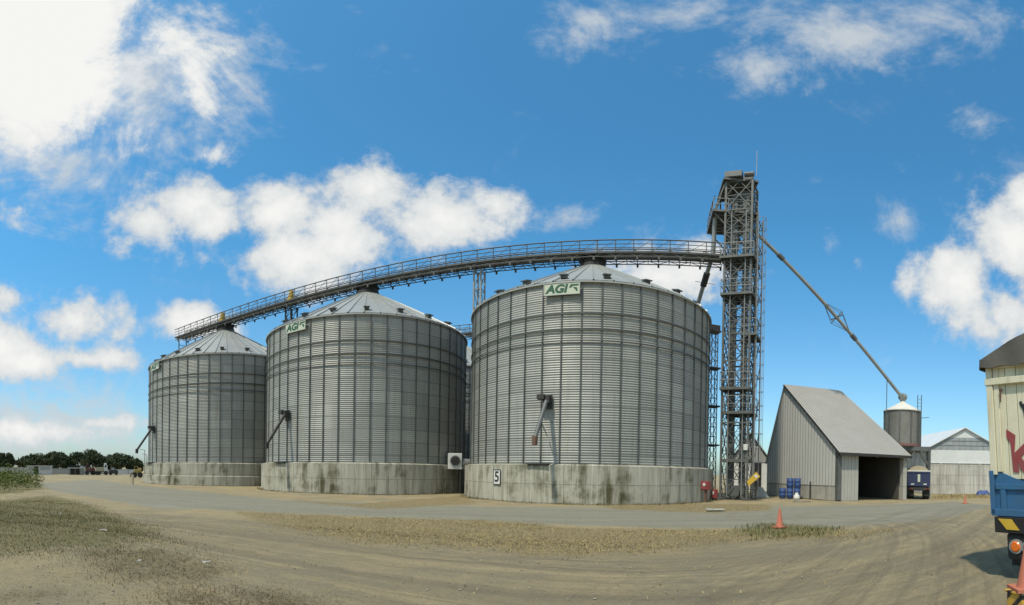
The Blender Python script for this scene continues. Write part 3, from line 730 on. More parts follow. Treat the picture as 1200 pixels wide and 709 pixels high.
head_deck(848.5,890,208,25.0,3.5,False)
E1,E2,tl=_E
# head housing, elevator trunks, boot
hd=MB()
hd.box(tl(.95,1.3,23.2),(1.5,.5,1.3),rz=atan2(E1.y,E1.x)); 
for k in range(8):
    a0,a1=pi*k/8,pi*(k+1)/8
    hd.prism([tl(.95+.72*cos(a0),1.05,23.8+.7*sin(a0)),tl(.95+.72*cos(a1),1.05,23.8+.7*sin(a1)),tl(.95,1.05,23.8)],E2*.5)
hd.build('head_housing',M['steel'],tw)
for a in(.48,1.30):
    q=MB(); q.box(tl(a,.95,12.2),(.42,.34,23.4),rz=atan2(E1.y,E1.x))
    for k in range(12): q.box(tl(a,.95,1.2+k*2),(.50,.42,.07),rz=atan2(E1.y,E1.x))
    q.build('elevator_trunk',M['steel'],tw)
q=MB(); q.box(tl(.9,.95,.5),(1.5,.6,.9),rz=atan2(E1.y,E1.x)); q.tube(tl(.9,.3,.45),tl(.9,1.6,.45),.35,14); q.build('boot',M['steel'],tw)
q=MB()   # motor and drive on the very top
q.box(tl(.55,-.1,25.35),(1.2,.55,.55),rz=atan2(E1.y,E1.x)); q.tube(tl(1.3,-.1,25.3),tl(1.95,-.1,25.3),.24,10); q.box(tl(1.0,.9,25.3),(1.5,.8,.5),rz=atan2(E1.y,E1.x)); q.build('drive_unit',M['steel'],tw)
q=MB(); q.tube(tl(TW+.3,-.3,24.9),tl(TW+.3,-.3,27.6),.022,6); q.build('antenna',M['steel_light'],tw)
q=MB()   # caged ladder on the right corner
la,lb=TW+.2,TD*.55
for db in(-.22,.22): q.bar(tl(la,lb+db,.3),tl(la,lb+db,22),.05)
for k in range(72): q.bar(tl(la,lb-.22,.5+k*.3),tl(la,lb+.22,.5+k*.3),.028)
for k in range(20):
    z=2.6+k
    pts=[tl(la+.1+.55*sin(t_),lb+.42*cos(t_),z) for t_ in np.linspace(0,pi,6)]
    for p,s in zip(pts[:-1],pts[1:]): q.bar(p,s,.03)
for t_ in np.linspace(0,pi,5): q.bar(tl(la+.1+.55*sin(t_),lb+.42*cos(t_),2.6),tl(la+.1+.55*sin(t_),lb+.42*cos(t_),21.6),.022)
q.build('caged_ladder',M['steel_light'],tw)
q=MB()   # slanted side sheet under the head and hanging hood
q.prism([tl(-.95,TD+1.0,21.8),tl(-.95,TD+.2,21.8),tl(-.5,TD+.4,20.4),tl(-.5,TD+1.0,20.4)],E1*1.1); recalc(q.build('discharge_hood',M['steel'],tw))
q=MB(); h1,h2=comp(107),comp(17)
for b_ in(.1,1.9,3.4): q.bar(hA+h1*.1+h2*b_+Vector((0,0,22)),hA+h1*.85+h2*b_+Vector((0,0,24.95)),.09)
for a_ in(.9,1.9,2.9):
    q.bar(hA+h1*a_+h2*3.4+Vector((0,0,22)),hA+h1*a_+h2*3.3+Vector((0,0,24.95)),.09)
q.bar(hA+h1*.1+h2*.1+Vector((0,0,23.4)),hA+h1*.1+h2*3.4+Vector((0,0,23.4)),.05); q.bar(hA+h1*.3+h2*3.3+Vector((0,0,22)),hA+h1*2.9+h2*3.4+Vector((0,0,24.9)),.06)
q.build('stay',M['steel'],tw)
for b_ in(.3,3.6): q=MB(); q.bar(hA+h1*.0+h2*b_+Vector((0,0,22)),hA+h1*1.2+h2*b_+Vector((0,0,20.4)),.08); q.build('knee_brace',M['steel'],tw)
for a,b_ in((TW*.25,-.12),(TW*.8,-.12),(TW+.42,.2),(TW+.42,TD+.1)):
    q=MB(); q.bar(tl(a,b_,.2),tl(a,b_,21.8),.06); q.build('service_conduit',M['steel_light'],tw)
q=MB()
for i in range(10):
    z0=LV[i]; q.bar(tl(TW+.42,.2,z0),tl(TW+.42,TD+.1,z0+2.),.05); q.bar(tl(TW,0,z0+1.1),tl(TW+.42,.2,z0+1.1),.05); q.bar(tl(TW+.42,.2,z0+1.1),tl(TW+.42,TD+.1,z0+1.1),.05); q.bar(tl(TW,TD,z0+1.1),tl(TW+.42,TD+.1,z0+1.1),.05)
q.build('cable_rack',M['steel'],tw)
q=MB(); q.box(tl(TW-.1,-.12,3.6),(.28,.15,.4),rz=atan2(E1.y,E1.x)); q.build('junction_box',M['white'],tw)

# spouts
def pipe(name,label,pts,r,cat,collars=()):
    o=thing(name,label,cat,(pts[0].x,pts[0].y,0)); B=Vector((pts[0].x,pts[0].y,0)); q=MB()
    for a,b in zip(pts[:-1],pts[1:]): q.tube(a-B,b-B,r,12)
    q.build('tube',M['pipe'],o)
    a,b=pts[-2]-B,pts[-1]-B; d=(b-a).normalized()
    for t_ in collars:
        c=a.lerp(b,t_); k=MB(); k.tube(c-d*.28,c+d*.28,r*1.35,12); k.build('collar',M['steel'],o)
    return o,B
HB=at(1057,520,42.5); HB.z=0
p0=TA+tl(.35,.7,22.2); p1=Vector((HB.x,HB.y,8.75))
gp,B=pipe('grain_spout','long sloping grain pipe from the tower down to the hopper bin',[p0,p1],.145,'pipe',(.24,.66))
d=(p1-p0).normalized(); side=d.cross(Vector((0,0,1))).normalized(); upv=side.cross(d)
c=p0.lerp(p1,.555)-B; q=MB()
for s,v in((1,side),(-1,side),(1,upv),(-1,upv)):
    tip=c+v*s*.8; q.bar(c,tip,.07); q.bar(tip,c-d*1.7,.032); q.bar(tip,c+d*1.7,.032)
q.build('truss_brace',M['steel'],gp)
q=MB(); c=p0.lerp(p1,.885)-B; q.tube(c,Vector((c.x,c.y,4.2)),.035,6); q.build('prop',M['steel'],gp)
q=MB(); c=p1-B; q.tube(c+Vector((-.25,0,.12)),c+Vector((.25,0,.12)),.33,14); q.tube(c+Vector((0,0,.1)),c-Vector((0,0,.5)),.24,10); q.build('discharge_head',M['steel_light'],gp)
q1=at(838.5,250,34.2); q2=at(835.5,298,35.); q3=at(818,356,38.2); q4=at(812,376,39.5)
gp2,B=pipe('grain_spout','pipe dropping from the tower head past the conveyor end to the rear silo',[q1,q2,q3,q4],.17,'pipe'); 
k=MB(); cc=q2.lerp(q3,.5)-B; dd=(q3-q2).normalized(); k.tube(cc-dd*.6,cc+dd*.6,.26,10); k.bar(cc+Vector((-.8,0,-.3)),cc+Vector((.8,0,-.3)),.03); k.build('collar',M['steel_dark'],gp2)
# end it on the roof of the rear silo
r5=S3+OFF; dirv=(Vector((q4.x,q4.y,0))-r5).normalized(); k=MB(); tgt=r5+dirv*6.5+Vector((0,0,rp(6.5))); k.tube(q4-B,tgt-B,.17,10); k.build('lower_tube',M['pipe'],gp2)

# slim lattice mast beside the silo
mp=at(834.6,500,39.5); mp.z=0
mt=thing('lattice_mast','slim lattice ladder mast between the nearest silo and the tower','mast',mp); q=MB()
zt=at(834.6,388,39.5).z; w=.26
for sx,sy in((-w,-w),(w,-w),(w,w),(-w,w)): q.bar((sx,sy,0),(sx,sy,zt),.06)
for k in range(int(zt/.8)):
    z=k*.8
    for (a,b_),(c_,d_) in (((-w,-w),(w,-w)),((w,-w),(w,w)),((w,w),(-w,w)),((-w,w),(-w,-w))):
        q.bar((a,b_,z),(c_,d_,z),.04); q.bar((a,b_,z),(c_,d_,z+.8),.035)
q.build('lattice',M['steel'],mt); q=MB()
q.box((0,0,zt+.2),(.8,.8,.5)); q.build('top_box',M['steel_dark'],mt)
for k in range(4): q=MB(); q.box((0,0,zt-.1-k*3.2),(.95,.95,.12)); q.build('landing',M['steel_dark'],mt)

# ------------------------------------------------------------------ aeration fan
fp=at(532.5,560,35.2); fp.z=0; ru=Vector((-fp.x,-fp.y,0)).normalized(); ra=atan2(ru.y,ru.x)+radians(6)
fan=thing('aeration_fan','white aeration fan box on legs between the two nearer silo bases','fan',fp,ra)   # local +x faces the camera
q=MB(); q.box((0,0,2.35),(.8,.98,1.16)); fb=q.build('housing',M['white'],fan,bevel=.03)
q=MB(); q.tube((.39,.0,2.38),(.47,.0,2.38),.40,20); q.build('intake_ring',M['steel_light'],fb)
q=MB(); q.tube((.46,.0,2.38),(.485,.0,2.38),.33,20); 
for k in range(6): q.bar((.49,0,2.38),(.49,.33*cos(k*pi/3),2.38+.33*sin(k*pi/3)),.03)
q.build('intake_grille',M['steel_dark'],fb)
q=MB(); q.tube((0,.45,2.2),(-.6,2.1,2.2),.38,10,.3); q.prism([(.2,.49,1.8),(.2,.49,2.5),(.2,.95,2.15),(.2,.95,1.8)],(-.5,0,0)); recalc(q.build('duct',M['steel_light'],fan))
for x,y in((-.3,-.4),(-.3,.4),(.3,-.4),(.3,.4)):
    q=MB(); q.bar((x,y,0),(x,y,1.78),.08); q.build('leg',M['steel_dark'],fan)
# red fire-hose cabinets
def cabinet(p,label,h,sz,post=True):
    ruv=Vector((-p.x,-p.y,0)).normalized(); o=thing('hose_cabinet',label,'cabinet',p,atan2(ruv.y,ruv.x)+radians(-38),'red hose cabinets by the tower')
    q=MB(); q.box((0,0,h+sz[2]/2),sz); b=q.build('cabinet_box',M['red'],o,bevel=.02)
    q=MB(); q.box((sz[0]/2+.012,0,h+sz[2]/2),(.02,sz[1]*.86,sz[2]*.82)); dr=q.build('door',M['red'],b); 
    q=MB(); q.box((sz[0]/2+.03,.02,h+sz[2]*.62),(.012,sz[1]*.38,sz[2]*.34)); q.build('window',M['white'],dr)
    q=MB(); q.tube((sz[0]/2+.03,sz[1]*.3,h+sz[2]*.45),(sz[0]/2+.06,sz[1]*.3,h+sz[2]*.45),.03,8); q.build('handle',M['steel_dark'],dr)
    if post: q=MB(); q.bar((0,0,0),(0,0,h),.13); q.build('post',M['rust'],o)
    else:
        for s in(-1,1): q=MB(); q.box((0,s*sz[1]*.35,h/2),(.1,.06,h)); q.build('foot',M['steel_dark'],o)
cabinet(G(827,588),'red hose cabinet on a short post in front of the silo marked 5',.74,(.38,.5,.54))
cabinet(at(837.5,580,32.)*Vector((1,1,0)) if False else Vector((at(837.5,580,32.).x,at(837.5,580,32.).y,0)),'low red hose box near the ground between silo base and tower',.12,(.3,.3,.6),False)

# ------------------------------------------------------------------ intake shed
C0=Vector((21.02,26.34,0)); EE=Vector((.990,-.139,0)); GG=Vector((0,1,0)); WT=6.09; GW=9.65
t=NT('ribbed_cladding'); P=t.coords('Object'); sx=t.n('ShaderNodeSeparateXYZ'); t.l(P,sx.inputs[0])
ns_=t.noise(t.coords('Object',(6,6,.15)),1,4,.6); nn=t.noise(P,.6,4,.6)
c=t.mix(t.ramp(nn,[(.35,0),(.7,.5)]),(.60,.60,.56),(.52,.52,.485)); c=t.mix(t.ramp(ns_,[(.5,0),(.8,.35)]),c,(.62,.615,.57)); t.base(c); t.pbr(.5,.08); M['clad']=t.m
M['shedroof']=paint('shed_roof_sheet',(.36,.35,.32),.35,.7,.7,.1,(.27,.255,.225))
M['inner']=paint('shade_dark_wall',(.075,.07,.06),.4,1,.9)  # interior shade put into this dark wall colour
sh=thing('intake_shed','grey sheet metal intake shed with steep roof and dark drive-in opening','shed',C0)
zc_,zl,za_=3.62,2.85,9.12; va=6.93; zb_=1.05; RT=5.19
def gp_(v,z,d=0): return GG*v+Vector((-d,0,z))
# gable sheet with real ribs
q=MB(); n=26
def ztop(v): return zc_+(za_-zc_)*v/va if v<va else za_+(zl-za_)*(v-va)/(GW-va)
for k in range(n):
    v0,v1=GW*k/n,GW*(k+1)/n; m0=v0+(v1-v0)*.55
    for a,b,d in((v0,m0,0.),(m0,v1,.02)):
        q.add([gp_(a,zb_,d),gp_(b,zb_,d),gp_(b,ztop(b)-.02,d),gp_(a,ztop(a)-.02,d)],[(0,3,2,1)])
        q.add([gp_(m0,zb_,0),gp_(m0,zb_,.02),gp_(m0,ztop(m0)-.02,.02),gp_(m0,ztop(m0)-.02,0)],[(0,1,2,3)])
    q.add([gp_(v0,zb_,0),gp_(v0,zb_,.02),gp_(v0,ztop(v0)-.02,.02),gp_(v0,ztop(v0)-.02,0)],[(0,1,2,3)])
q.build('gable_cladding',M['clad'],sh)
q=MB(); q.box(GG*(GW/2)+Vector((.14,0,.52)),(.24,GW,1.06)); q.build('plinth_wall',M['conc2'],sh)
q=MB(); q.box((.12,.0,1.8),(.30,.34,3.5),rz=-.1); q.build('corner_post',M['steel'],sh)
def ez(t_,z,d=0): return EE*t_+Vector((0,-d,z))
q=MB(); n=10
for k in range(n):
    a,b=.28+(1.75-.28)*k/n,.28+(1.75-.28)*(k+1)/n
    q.box(EE*((a+b)/2)+Vector((0,0,1.68)),((b-a)*(.96 if k%2 else .8),.06 if k%2 else .10,3.36),rz=atan2(EE.y,EE.x))
q.build('door_panel',paint('door_sheet',(.43,.425,.385),.4,1.5,.6,0,(.30,.29,.25)),sh)
q=MB(); q.box(EE*(WT-.15)+Vector((0,.05,1.7)),(.34,.4,3.4),rz=atan2(EE.y,EE.x)); q.build('corner_post',M['conc2'],sh)
q=MB(); q.box(EE*(WT/2)+Vector((0,.03,3.42)),(WT,.12,.32),rz=atan2(EE.y,EE.x)); q.build('lintel',M['steel'],sh)
# side, rear and inner walls
q=MB()
q.prism([EE*WT+Vector((0,.3,0)),EE*WT+GG*GW,EE*WT+GG*GW+Vector((0,0,zl)),EE*RT+GG*va+Vector((0,0,za_-.05)),EE*WT+Vector((0,.3,zc_))],(-.1,0,0)); recalc(q.build('side_wall',M['clad'],sh))
q=MB(); q.box(GG*GW+EE*(WT/2)+Vector((0,0,zl/2)),(WT,.12,zl),rz=atan2(EE.y,EE.x)); q.build('rear_wall',M['clad'],sh)
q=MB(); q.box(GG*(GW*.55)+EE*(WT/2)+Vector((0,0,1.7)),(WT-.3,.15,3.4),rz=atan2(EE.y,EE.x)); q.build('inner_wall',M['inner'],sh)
q=MB(); q.box((.35,2.8,1.7),(.08,5.,3.3)); q.build('shade_lining',M['inner'],sh)  # dark linings added so the inside of the pale cladding looks shaded
q=MB(); q.box(EE*(WT-.28)+Vector((0,2.9,1.7)),(.08,5.0,3.3)); q.build('shade_lining',M['inner'],sh)
# roof: two slopes with thickness
q=MB(); ov=.45
sl_=(za_-zc_)/va
A=Vector((-.16,-ov,zc_-ov*sl_)); Bq=EE*(WT+.18)+Vector((0,-ov,zc_-ov*sl_)); Cq=EE*(RT+.1)+GG*va+Vector((0,0,za_)); Dq=GG*va+Vector((-.16,0,za_))
q.prism([A,Bq,Cq,Dq],(0,0,.10))
nb_=26
for k in range(1,nb_):
    f_=k/nb_; a=A.lerp(Bq,f_); d_=Dq.lerp(Cq,f_); q.bar(a+Vector((0,0,.11)),d_+Vector((0,0,.11)),.05,.04)
A2=GG*(GW+.1)+Vector((-.16,0,zl-.15)); B2=EE*(WT+.1)+GG*(GW+.1)+Vector((0,0,zl-.15))
q.prism([Dq,Cq,B2,A2],(0,0,.08)); recalc(q.build('roof',M['shedroof'],sh))
q=MB(); q.bar(A+Vector((-.03,0,.03)),Dq+Vector((-.03,0,.03)),.05,.13); q.bar(A+Vector((0,-.03,.02)),Bq+Vector((0,-.03,.02)),.06,.2); q.build('roof_trim',M['steel_dark'],sh)
q=MB(); q.tube((-.08,3.1,0),(-.08,3.1,1.3),.05,8); q.build('drain_pipe',M['steel_dark'],sh)

# blue drums beside the shed
M['bluedrum']=paint('blue_plastic',(.018,.07,.25),.6,3,.55,0,(.07,.085,.14))
def drum_mesh():
    q=MB(); q.lathe([(.0,.0),(.27,.0),(.295,.03),(.295,.27),(.31,.29),(.295,.31),(.295,.60),(.31,.62),(.295,.64),(.295,.85),(.27,.885),(.25,.875),(0,.875)],20,True); return q.mesh('plastic_drum',M['bluedrum'])
cap_q=MB(); cap_q.tube((.13,0,.87),(.13,0,.91),.05,8); capd=cap_q.mesh('bung',M['black'])
dm=drum_mesh(); base_d=Vector((19.75,33.2,0))
dr_=comp(128)
spots=[(-.64,0,'blue plastic drum at the left end of the bottom row by the shed wall'),(0,0,'blue plastic drum in the middle of the bottom row by the shed wall'),(.64,0,'blue plastic drum at the right end of the bottom row by the shed wall'),(.02,.89,'blue plastic drum on top of the stack, the left one'),(.66,.89,'blue plastic drum on top of the stack, the right one')]
base_d=at(925.5,580,36.3); base_d.z=0
for a,z,lab in spots:
    o=bpy.data.objects.new('plastic_drum',dm); COL.objects.link(o); o.location=base_d+dr_*a*.86+Vector((0,0,z*.86)); o.scale=(.85,.85,.86); tag(o,lab,'drum','blue plastic drums by the shed'); o.rotation_euler=(0,0,a*2)
    c_=bpy.data.objects.new('bung',capd); COL.objects.link(c_); c_.parent=o
# white sack and plank
p=G(933.5,586); q=MB(); q.lathe([(.02,0),(.2,.02),(.24,.16),(.19,.34),(.10,.42),(.14,.5),(.02,.52)],14,True); o=q.build('sack',M['white'],None,p,); tag(o,'small white sack standing beside the blue drums','sack')
p=G(940,588.5); q=MB(); q.box((0,0,.06),(1.1,.25,.1),rz=-.3); o=q.build('plank',paint('grey_timber',(.30,.28,.23),.5,4,.9),None,p,bevel=.01); tag(o,'weathered grey plank lying before the shed plinth','plank')
p=G(838,598); q=MB(); q.box((0,0,.03),(.9,.3,.08),rz=-.2); o=q.build('concrete_slab',M['conc2'],None,p,bevel=.02); tag(o,'grey concrete slab lying in the straw before the tower','slab')

# yellow chute and leaning sheet between tower and shed
yp=at(882.5,578,32.6); yp.z=0
yc=thing('chute','tilted yellow feed chute on a stand between tower and shed','chute',yp); pr=comp(118); up_=Vector((0,0,1))
def yl(a,z,d=0): return pr*a+up_*z+comp(28)*d
def yx(px,py): P=at(px,py,32.6); return P-yp
q=MB(); q.prism([yx(875.5,564),yx(886.4,552.8),yx(890.8,558.5),yx(877,570)],comp(28)*.45); recalc(q.build('chute_body',M['yellow'],yc))
q=MB(); q.prism([yx(885.6,555.5),yx(888.6,558.2),yx(886.4,560.6),yx(883.6,557.6)],comp(28)*-.02); recalc(q.build('label_plate',M['white'],yc))
q=MB(); c_=yx(880,566); c_.z=0; c2_=yx(886,562); c2_.z=0
q.bar(c_+comp(28)*.25,c_+comp(28)*.25+up_*1.1,.07); q.bar(c2_+comp(28)*.25,c2_+comp(28)*.25+up_*1.3,.07); q.bar(c_+comp(28)*.25+up_*.3,c2_+comp(28)*.25+up_*.3,.07)
q.build('stand',M['steel_dark'],yc)
lp=at(893,582,36.5); lp.z=0; q=MB(); q.prism([yl(-.45,.0),yl(.55,.0),yl(.05,.78,.4),yl(-.35,.85,.4)],comp(28)*.06); o=recalc(q.build('leaning_sheet',M['conc2'],None,lp)); tag(o,'grey sheet leaning at the foot of the yellow chute','sheet')
# gabled store behind the tower
bp_=at(879,560,52); bp_.z=0; bs=thing('store_building','small pale gabled store seen between the tower and the shed','building',bp_)
e=comp(119); f_=comp(29)
q=MB(); q.prism([e*-2.1,e*2.1,e*2.1+up_*3.2,up_*6.0,e*-2.1+up_*3.2],f_*7); recalc(q.build('wall',M['white'],bs))
q=MB(); q.prism([e*-2.4+up_*3.0-f_*.3,up_*6.15-f_*.3,up_*6.3-f_*.3,e*-2.4+up_*3.15-f_*.3],f_*7.6); q.prism([e*2.4+up_*3.0-f_*.3,up_*6.15-f_*.3,up_*6.3-f_*.3,e*2.4+up_*3.15-f_*.3],f_*7.6); recalc(q.build('roof',M['shedroof'],bs))
q=MB(); q.box(e*.75-f_*.04+up_*1.6,(.9,.06,3.1),rz=atan2(e.y,e.x)); q.build('door',M['dark'],bs)
q=MB(); q.prism([e*-2.05+up_*3.1-f_*.03,e*2.05+up_*3.1-f_*.03,e*.9+up_*4.6-f_*.03,e*-.9+up_*4.6-f_*.03],f_*-.03); recalc(q.build('gable_band',M['shedroof'],bs))

# ------------------------------------------------------------------ hopper bin on its frame
M['dullred2']=paint('faded_red_ring',(.24,.085,.08),.6,3,.7,0,(.16,.13,.11))
hb=thing('hopper_bin','round steel hopper bin with white cone top on a frame behind the shed','bin',HB)
hr=1.6
M['binwall']=paint('bin_sheet',(.255,.25,.225),.6,.9,.6,.35,(.13,.115,.09))
M['cream_roof']=paint('bin_white_roof',(.72,.69,.60),.25,1,.5)
q=MB(); q.lathe([(hr,4.55),(hr,7.55)],40,True,cap=False); q.lathe([(hr,4.55),(.35,3.2),(.3,3.0)],40,True); q.build('shell',M['binwall'],hb)
q=MB(); q.lathe([(hr+.1,7.5),(hr+.1,7.58),(.25,8.35),(.2,8.6),(.0,8.6)],32,False); q.build('roof',M['cream_roof'],hb)
q=MB(); q.lathe([(hr+.02,4.42),(hr+.10,4.42),(hr+.10,4.62),(hr+.02,4.62)],40,False); q.build('ring_beam',M['dullred2'],hb)
rr=Vector((HB.y,-HB.x,0)).normalized(); aw=Vector((HB.x,HB.y,0)).normalized()
for k in range(10):
    a=2*pi*k/10; q=MB(); q.box(((hr+.04)*cos(a),(hr+.04)*sin(a),6.05),(.06,.1,2.9),rz=a); q.build('stiffener',M['steel'],hb)
for s,a in((.4,-1.2),(2.35,-1.2),(.4,1.3),(2.35,1.3),(-1.6,1.3)):
    q=MB(); q.bar(rr*s+aw*a,rr*s+aw*a+up_*4.1,.2); q.build('leg',M['steel'],hb)
q=MB()
for a in(-1.2,1.3): q.bar(rr*-1.7+aw*a+up_*4.2,rr*2.45+aw*a+up_*4.2,.2,.36)
for s in(-1.5,.4,2.35): q.bar(rr*s+aw*-1.2+up_*4.2,rr*s+aw*1.3+up_*4.2,.18,.3)
for a in(-1.2,1.3):
    for s,d_ in((.4,1),(2.35,-1)): q.bar(rr*s+aw*a+up_*2.7,rr*(s+d_*.75)+aw*a+up_*4.05,.13)
q.build('frame_beams',M['steel'],hb)
q=MB()
for s in(1.3,1.62): q.bar(rr*s+aw*-.95+up_*4.4,rr*s+aw*-.95+up_*8.9,.05)
for k in range(14): q.bar(rr*1.3+aw*-.95+up_*(4.6+.3*k),rr*1.62+aw*-.95+up_*(4.6+.3*k),.03)
q.bar(rr*1.6+aw*-.9+up_*6.9,rr*2.3+aw*-.9+up_*6.95,.05)
q.build('ladder',M['steel'],hb)

# ------------------------------------------------------------------ blue grain truck under the bin (rear view)
M['bluetruck']=paint('truck_blue',(.016,.032,.11),.6,2,.6,0,(.045,.042,.045))
tp=at(1076.5,580,38.6); tp.z=0; tk=thing('grain_truck','blue dump truck heaped with grain, seen from behind under the hopper bin','truck',tp,atan2(rr.y,rr.x))   # local x right, local y away
w=1.8
q=MB(); q.box((0,1.6,1.62),(w,3.2,1.16)); q.build('bed',M['bluetruck'],tk,bevel=.03)
q=MB(); q.box((0,-.03,1.62),(w-.08,.05,1.1))
q.box((0,-.07,2.16),(w,.06,.09)); q.box((0,-.07,1.08),(w,.06,.09))
for x in(-.86,-.45,.45,.86): q.box((x,-.07,1.62),(.07,.06,1.0))
tg=q.build('tailgate',M['bluetruck'],tk)
q=MB(); q.box((0,-.11,1.68),(.2,.02,.62)); q.build('reflector',M['board'],tg)
for x in(-.5,.5): q=MB(); q.box((x,-.11,1.2),(.26,.02,.09)); q.build('marking',M['white'],tg)
q=MB(); q.box((0,1.6,2.26),(w+.06,3.26,.1)); q.build('bed_rim',M['cream_roof'],tk)
q=MB(); vs=[];n=14
for i in range(n+1):
    for j in range(n+1):
        u,v=i/n*2-1,j/n; hgt=.42*(1-u*u)**.7*(1-(2*v-1)**4)+random.uniform(-.02,.02); vs.append((u*(w/2-.05),.05+v*3.1,2.28+hgt))
q.add(vs,[(i*(n+1)+j,i*(n+1)+j+1,(i+1)*(n+1)+j+1,(i+1)*(n+1)+j) for i in range(n) for j in range(n)],smooth=True); recalc(q.build('grain_load',paint('grain',(.30,.25,.16),.4,9,.95),tk))
q=MB(); q.box((0,2.2,.82),(.9,5.2,.26)); q.box((0,.1,.82),(w*.95,.16,.22)); q.build('chassis',M['steel_dark'],tk)
q=MB(); q.box((0,-.02,.84),(w,.06,.16)); M['darkred']=paint('dull_tail_lens',(.14,.02,.02),.3,4,.4); bpz=q.build('bumper',M['rust'],tk)
for x in(-.68,.68): q=MB(); q.box((x,-.06,.86),(.22,.03,.09)); q.build('tail_light',M['darkred'],bpz)
for x in(-.62,.62):
    for y in(.75,1.75):
        q=MB(); q.tube((x-.24,y,.46),(x+.24,y,.46),.46,22); wh=q.build('wheel',M['rubber'],tk)
        q=MB(); s=1 if x>0 else -1; q.tube((x+s*.20,y,.46),(x+s*.255,y,.46),.24,14); q.build('rim',M['steel_light'],wh)
for x in(-.85,.5): q=MB(); q.tube((x,4.6,.46),(x+.35,4.6,.46),.46,20); q.build('wheel',M['rubber'],tk)
q=MB(); q.box((0,4.6,1.55),(w*.98,1.7,1.7)); q.box((0,4.7,2.45),(w*.9,1.4,.3)); q.build('cab',M['bluetruck'],tk,bevel=.08)
for x in(-.62,.62): q=MB(); q.box((x,.2,.5),(.5,.02,.5)); q.build('mud_flap',M['rubber'],tk)

# ------------------------------------------------------------------ white-roofed warehouse at the right
wd=52.; wa=at(1131.5,502.5,wd); wl_=at(1087,528,wd); eW=comp(53.8+90); base0=Vector((wa.x,wa.y,0))
ridge_end=at(1079,512,63); bk=Vector((ridge_end.x-wa.x,ridge_end.y-wa.y,0))
wh=thing('warehouse','pale warehouse with translucent gable panels and concrete block walls','warehouse',base0)
zap=wa.z; hw=4.25; zev=at(1100,527.,wd).z; zmid=at(1120,543,wd).z
M['whsheet']=paint('warehouse_white_sheet',(.72,.73,.71),.2,.6,.5,.1); M['blockwall']=concrete('block_wall',(.58,.565,.51),(.30,.28,.22),.45,True)
M['poly']=paint('translucent_sheet',(.36,.39,.40),.5,1.2,.3)
q=MB()
pts=[eW*-4.15,eW*9+Vector((0,0,0)),eW*9+up_*zmid,eW*-4.15+up_*zmid]
q.prism(pts,bk.normalized()*.25); q.build('block_wall',M['blockwall'],wh)
for s in(-3.9,-2.6,-.6,1.6,3.8,6.):
    q=MB(); q.box(eW*s-aw*.0+comp(53.8)*-.07+up_*(zmid/2),(.2,.18,zmid),rz=atan2(eW.y,eW.x)); q.build('pilaster',M['conc2'],wh)
q=MB(); q.prism([eW*-4.2+up_*zmid,eW*9+up_*zmid,eW*9+up_*(zev),eW*-4.2+up_*zev],comp(53.8)*.12); q.box(eW*2.4-comp(53.8)*.03+up_*(zmid+.03),(13.2,.08,.08),rz=atan2(eW.y,eW.x)); recalc(q.build('wall_sheets',M['whsheet'],wh))
q=MB(); zt1=at(1120,513,wd).z; k1=4.2*(zap-zt1)/(zap-zev)
q.prism([eW*-4.2+up_*(zev+.02),eW*4.2+up_*(zev+.02),eW*k1+up_*zt1,eW*-k1+up_*zt1],comp(53.8)*.1); gb=recalc(q.build('translucent_panel',M['poly'],wh))
q=MB()
for k in range(13):
    s=-3.9+.65*k; zt_=min(zt1,zap-(abs(s))*(zap-zev)/4.2)
    if zt_>zev+.1: q.box(eW*s-comp(53.8)*.02+up_*((zev+zt_)/2),(.06,.05,zt_-zev),rz=atan2(eW.y,eW.x))
for z in(.5,1.0): q.box(-comp(53.8)*.025+up_*(zev+z),((4.2*(1-z/(zap-zev)))*1.9,.04,.05),rz=atan2(eW.y,eW.x))
q.build('glazing_bars',M['steel_light'],gb)
q=MB(); q.prism([eW*-k1+up_*(zt1+.01),eW*k1+up_*(zt1+.01),up_*zap],comp(53.8)*.1); recalc(q.build('gable_sheets',M['whsheet'],wh))
q=MB(); fo=comp(53.8)*-.25
for s in(-1,1): q.prism([eW*(4.45*s)+up_*(zev-.12)+fo,up_*(zap+.05)+fo,up_*(zap+.14)+fo,eW*(4.45*s)+up_*(zev-.03)+fo],bk*1.6)
recalc(q.build('roof',M['whsheet'],wh))
q=MB(); q.prism([eW*-4.15+Vector((0,0,0)),eW*-4.15+up_*zev,eW*-4.15+up_*zev+bk*1.5,eW*-4.15+bk*1.5],eW*.2); recalc(q.build('side_wall',M['blockwall'],wh))
# blue tarpaulin pile
p=G(1152,580.5); q=MB(); n=8; vs=[]
for i in range(n+1):
    for j in range(n+1):
        u,v=i/n*2-1,j/n*2-1; h=.62*max(0,(1-u**4)*(1-v**4))*(.75+.4*random.random()*(.5+.5*u*u)); vs.append((u*.75,v*.5,h))
q.add(vs,[(i*(n+1)+j,(i+1)*(n+1)+j,(i+1)*(n+1)+j+1,i*(n+1)+j+1) for i in range(n) for j in range(n)]); o=q.build('tarpaulin_pile',M['bluedrum'],None,p+Vector((0,0,-.02))); o.rotation_euler=(0,0,-.6); tag(o,'low heap under a blue tarpaulin beside the warehouse wall','tarpaulin')
# weeds at the foot of the warehouse wall
o=blades('verge_weeds',[([(1092,581),(1125,580),(1165,579),(1165,584),(1100,585)],1.)],260,.22,.04,M['straw'],.8,7,.35); tag(o,'dry weeds along the foot of the warehouse wall','weeds',kind='stuff')

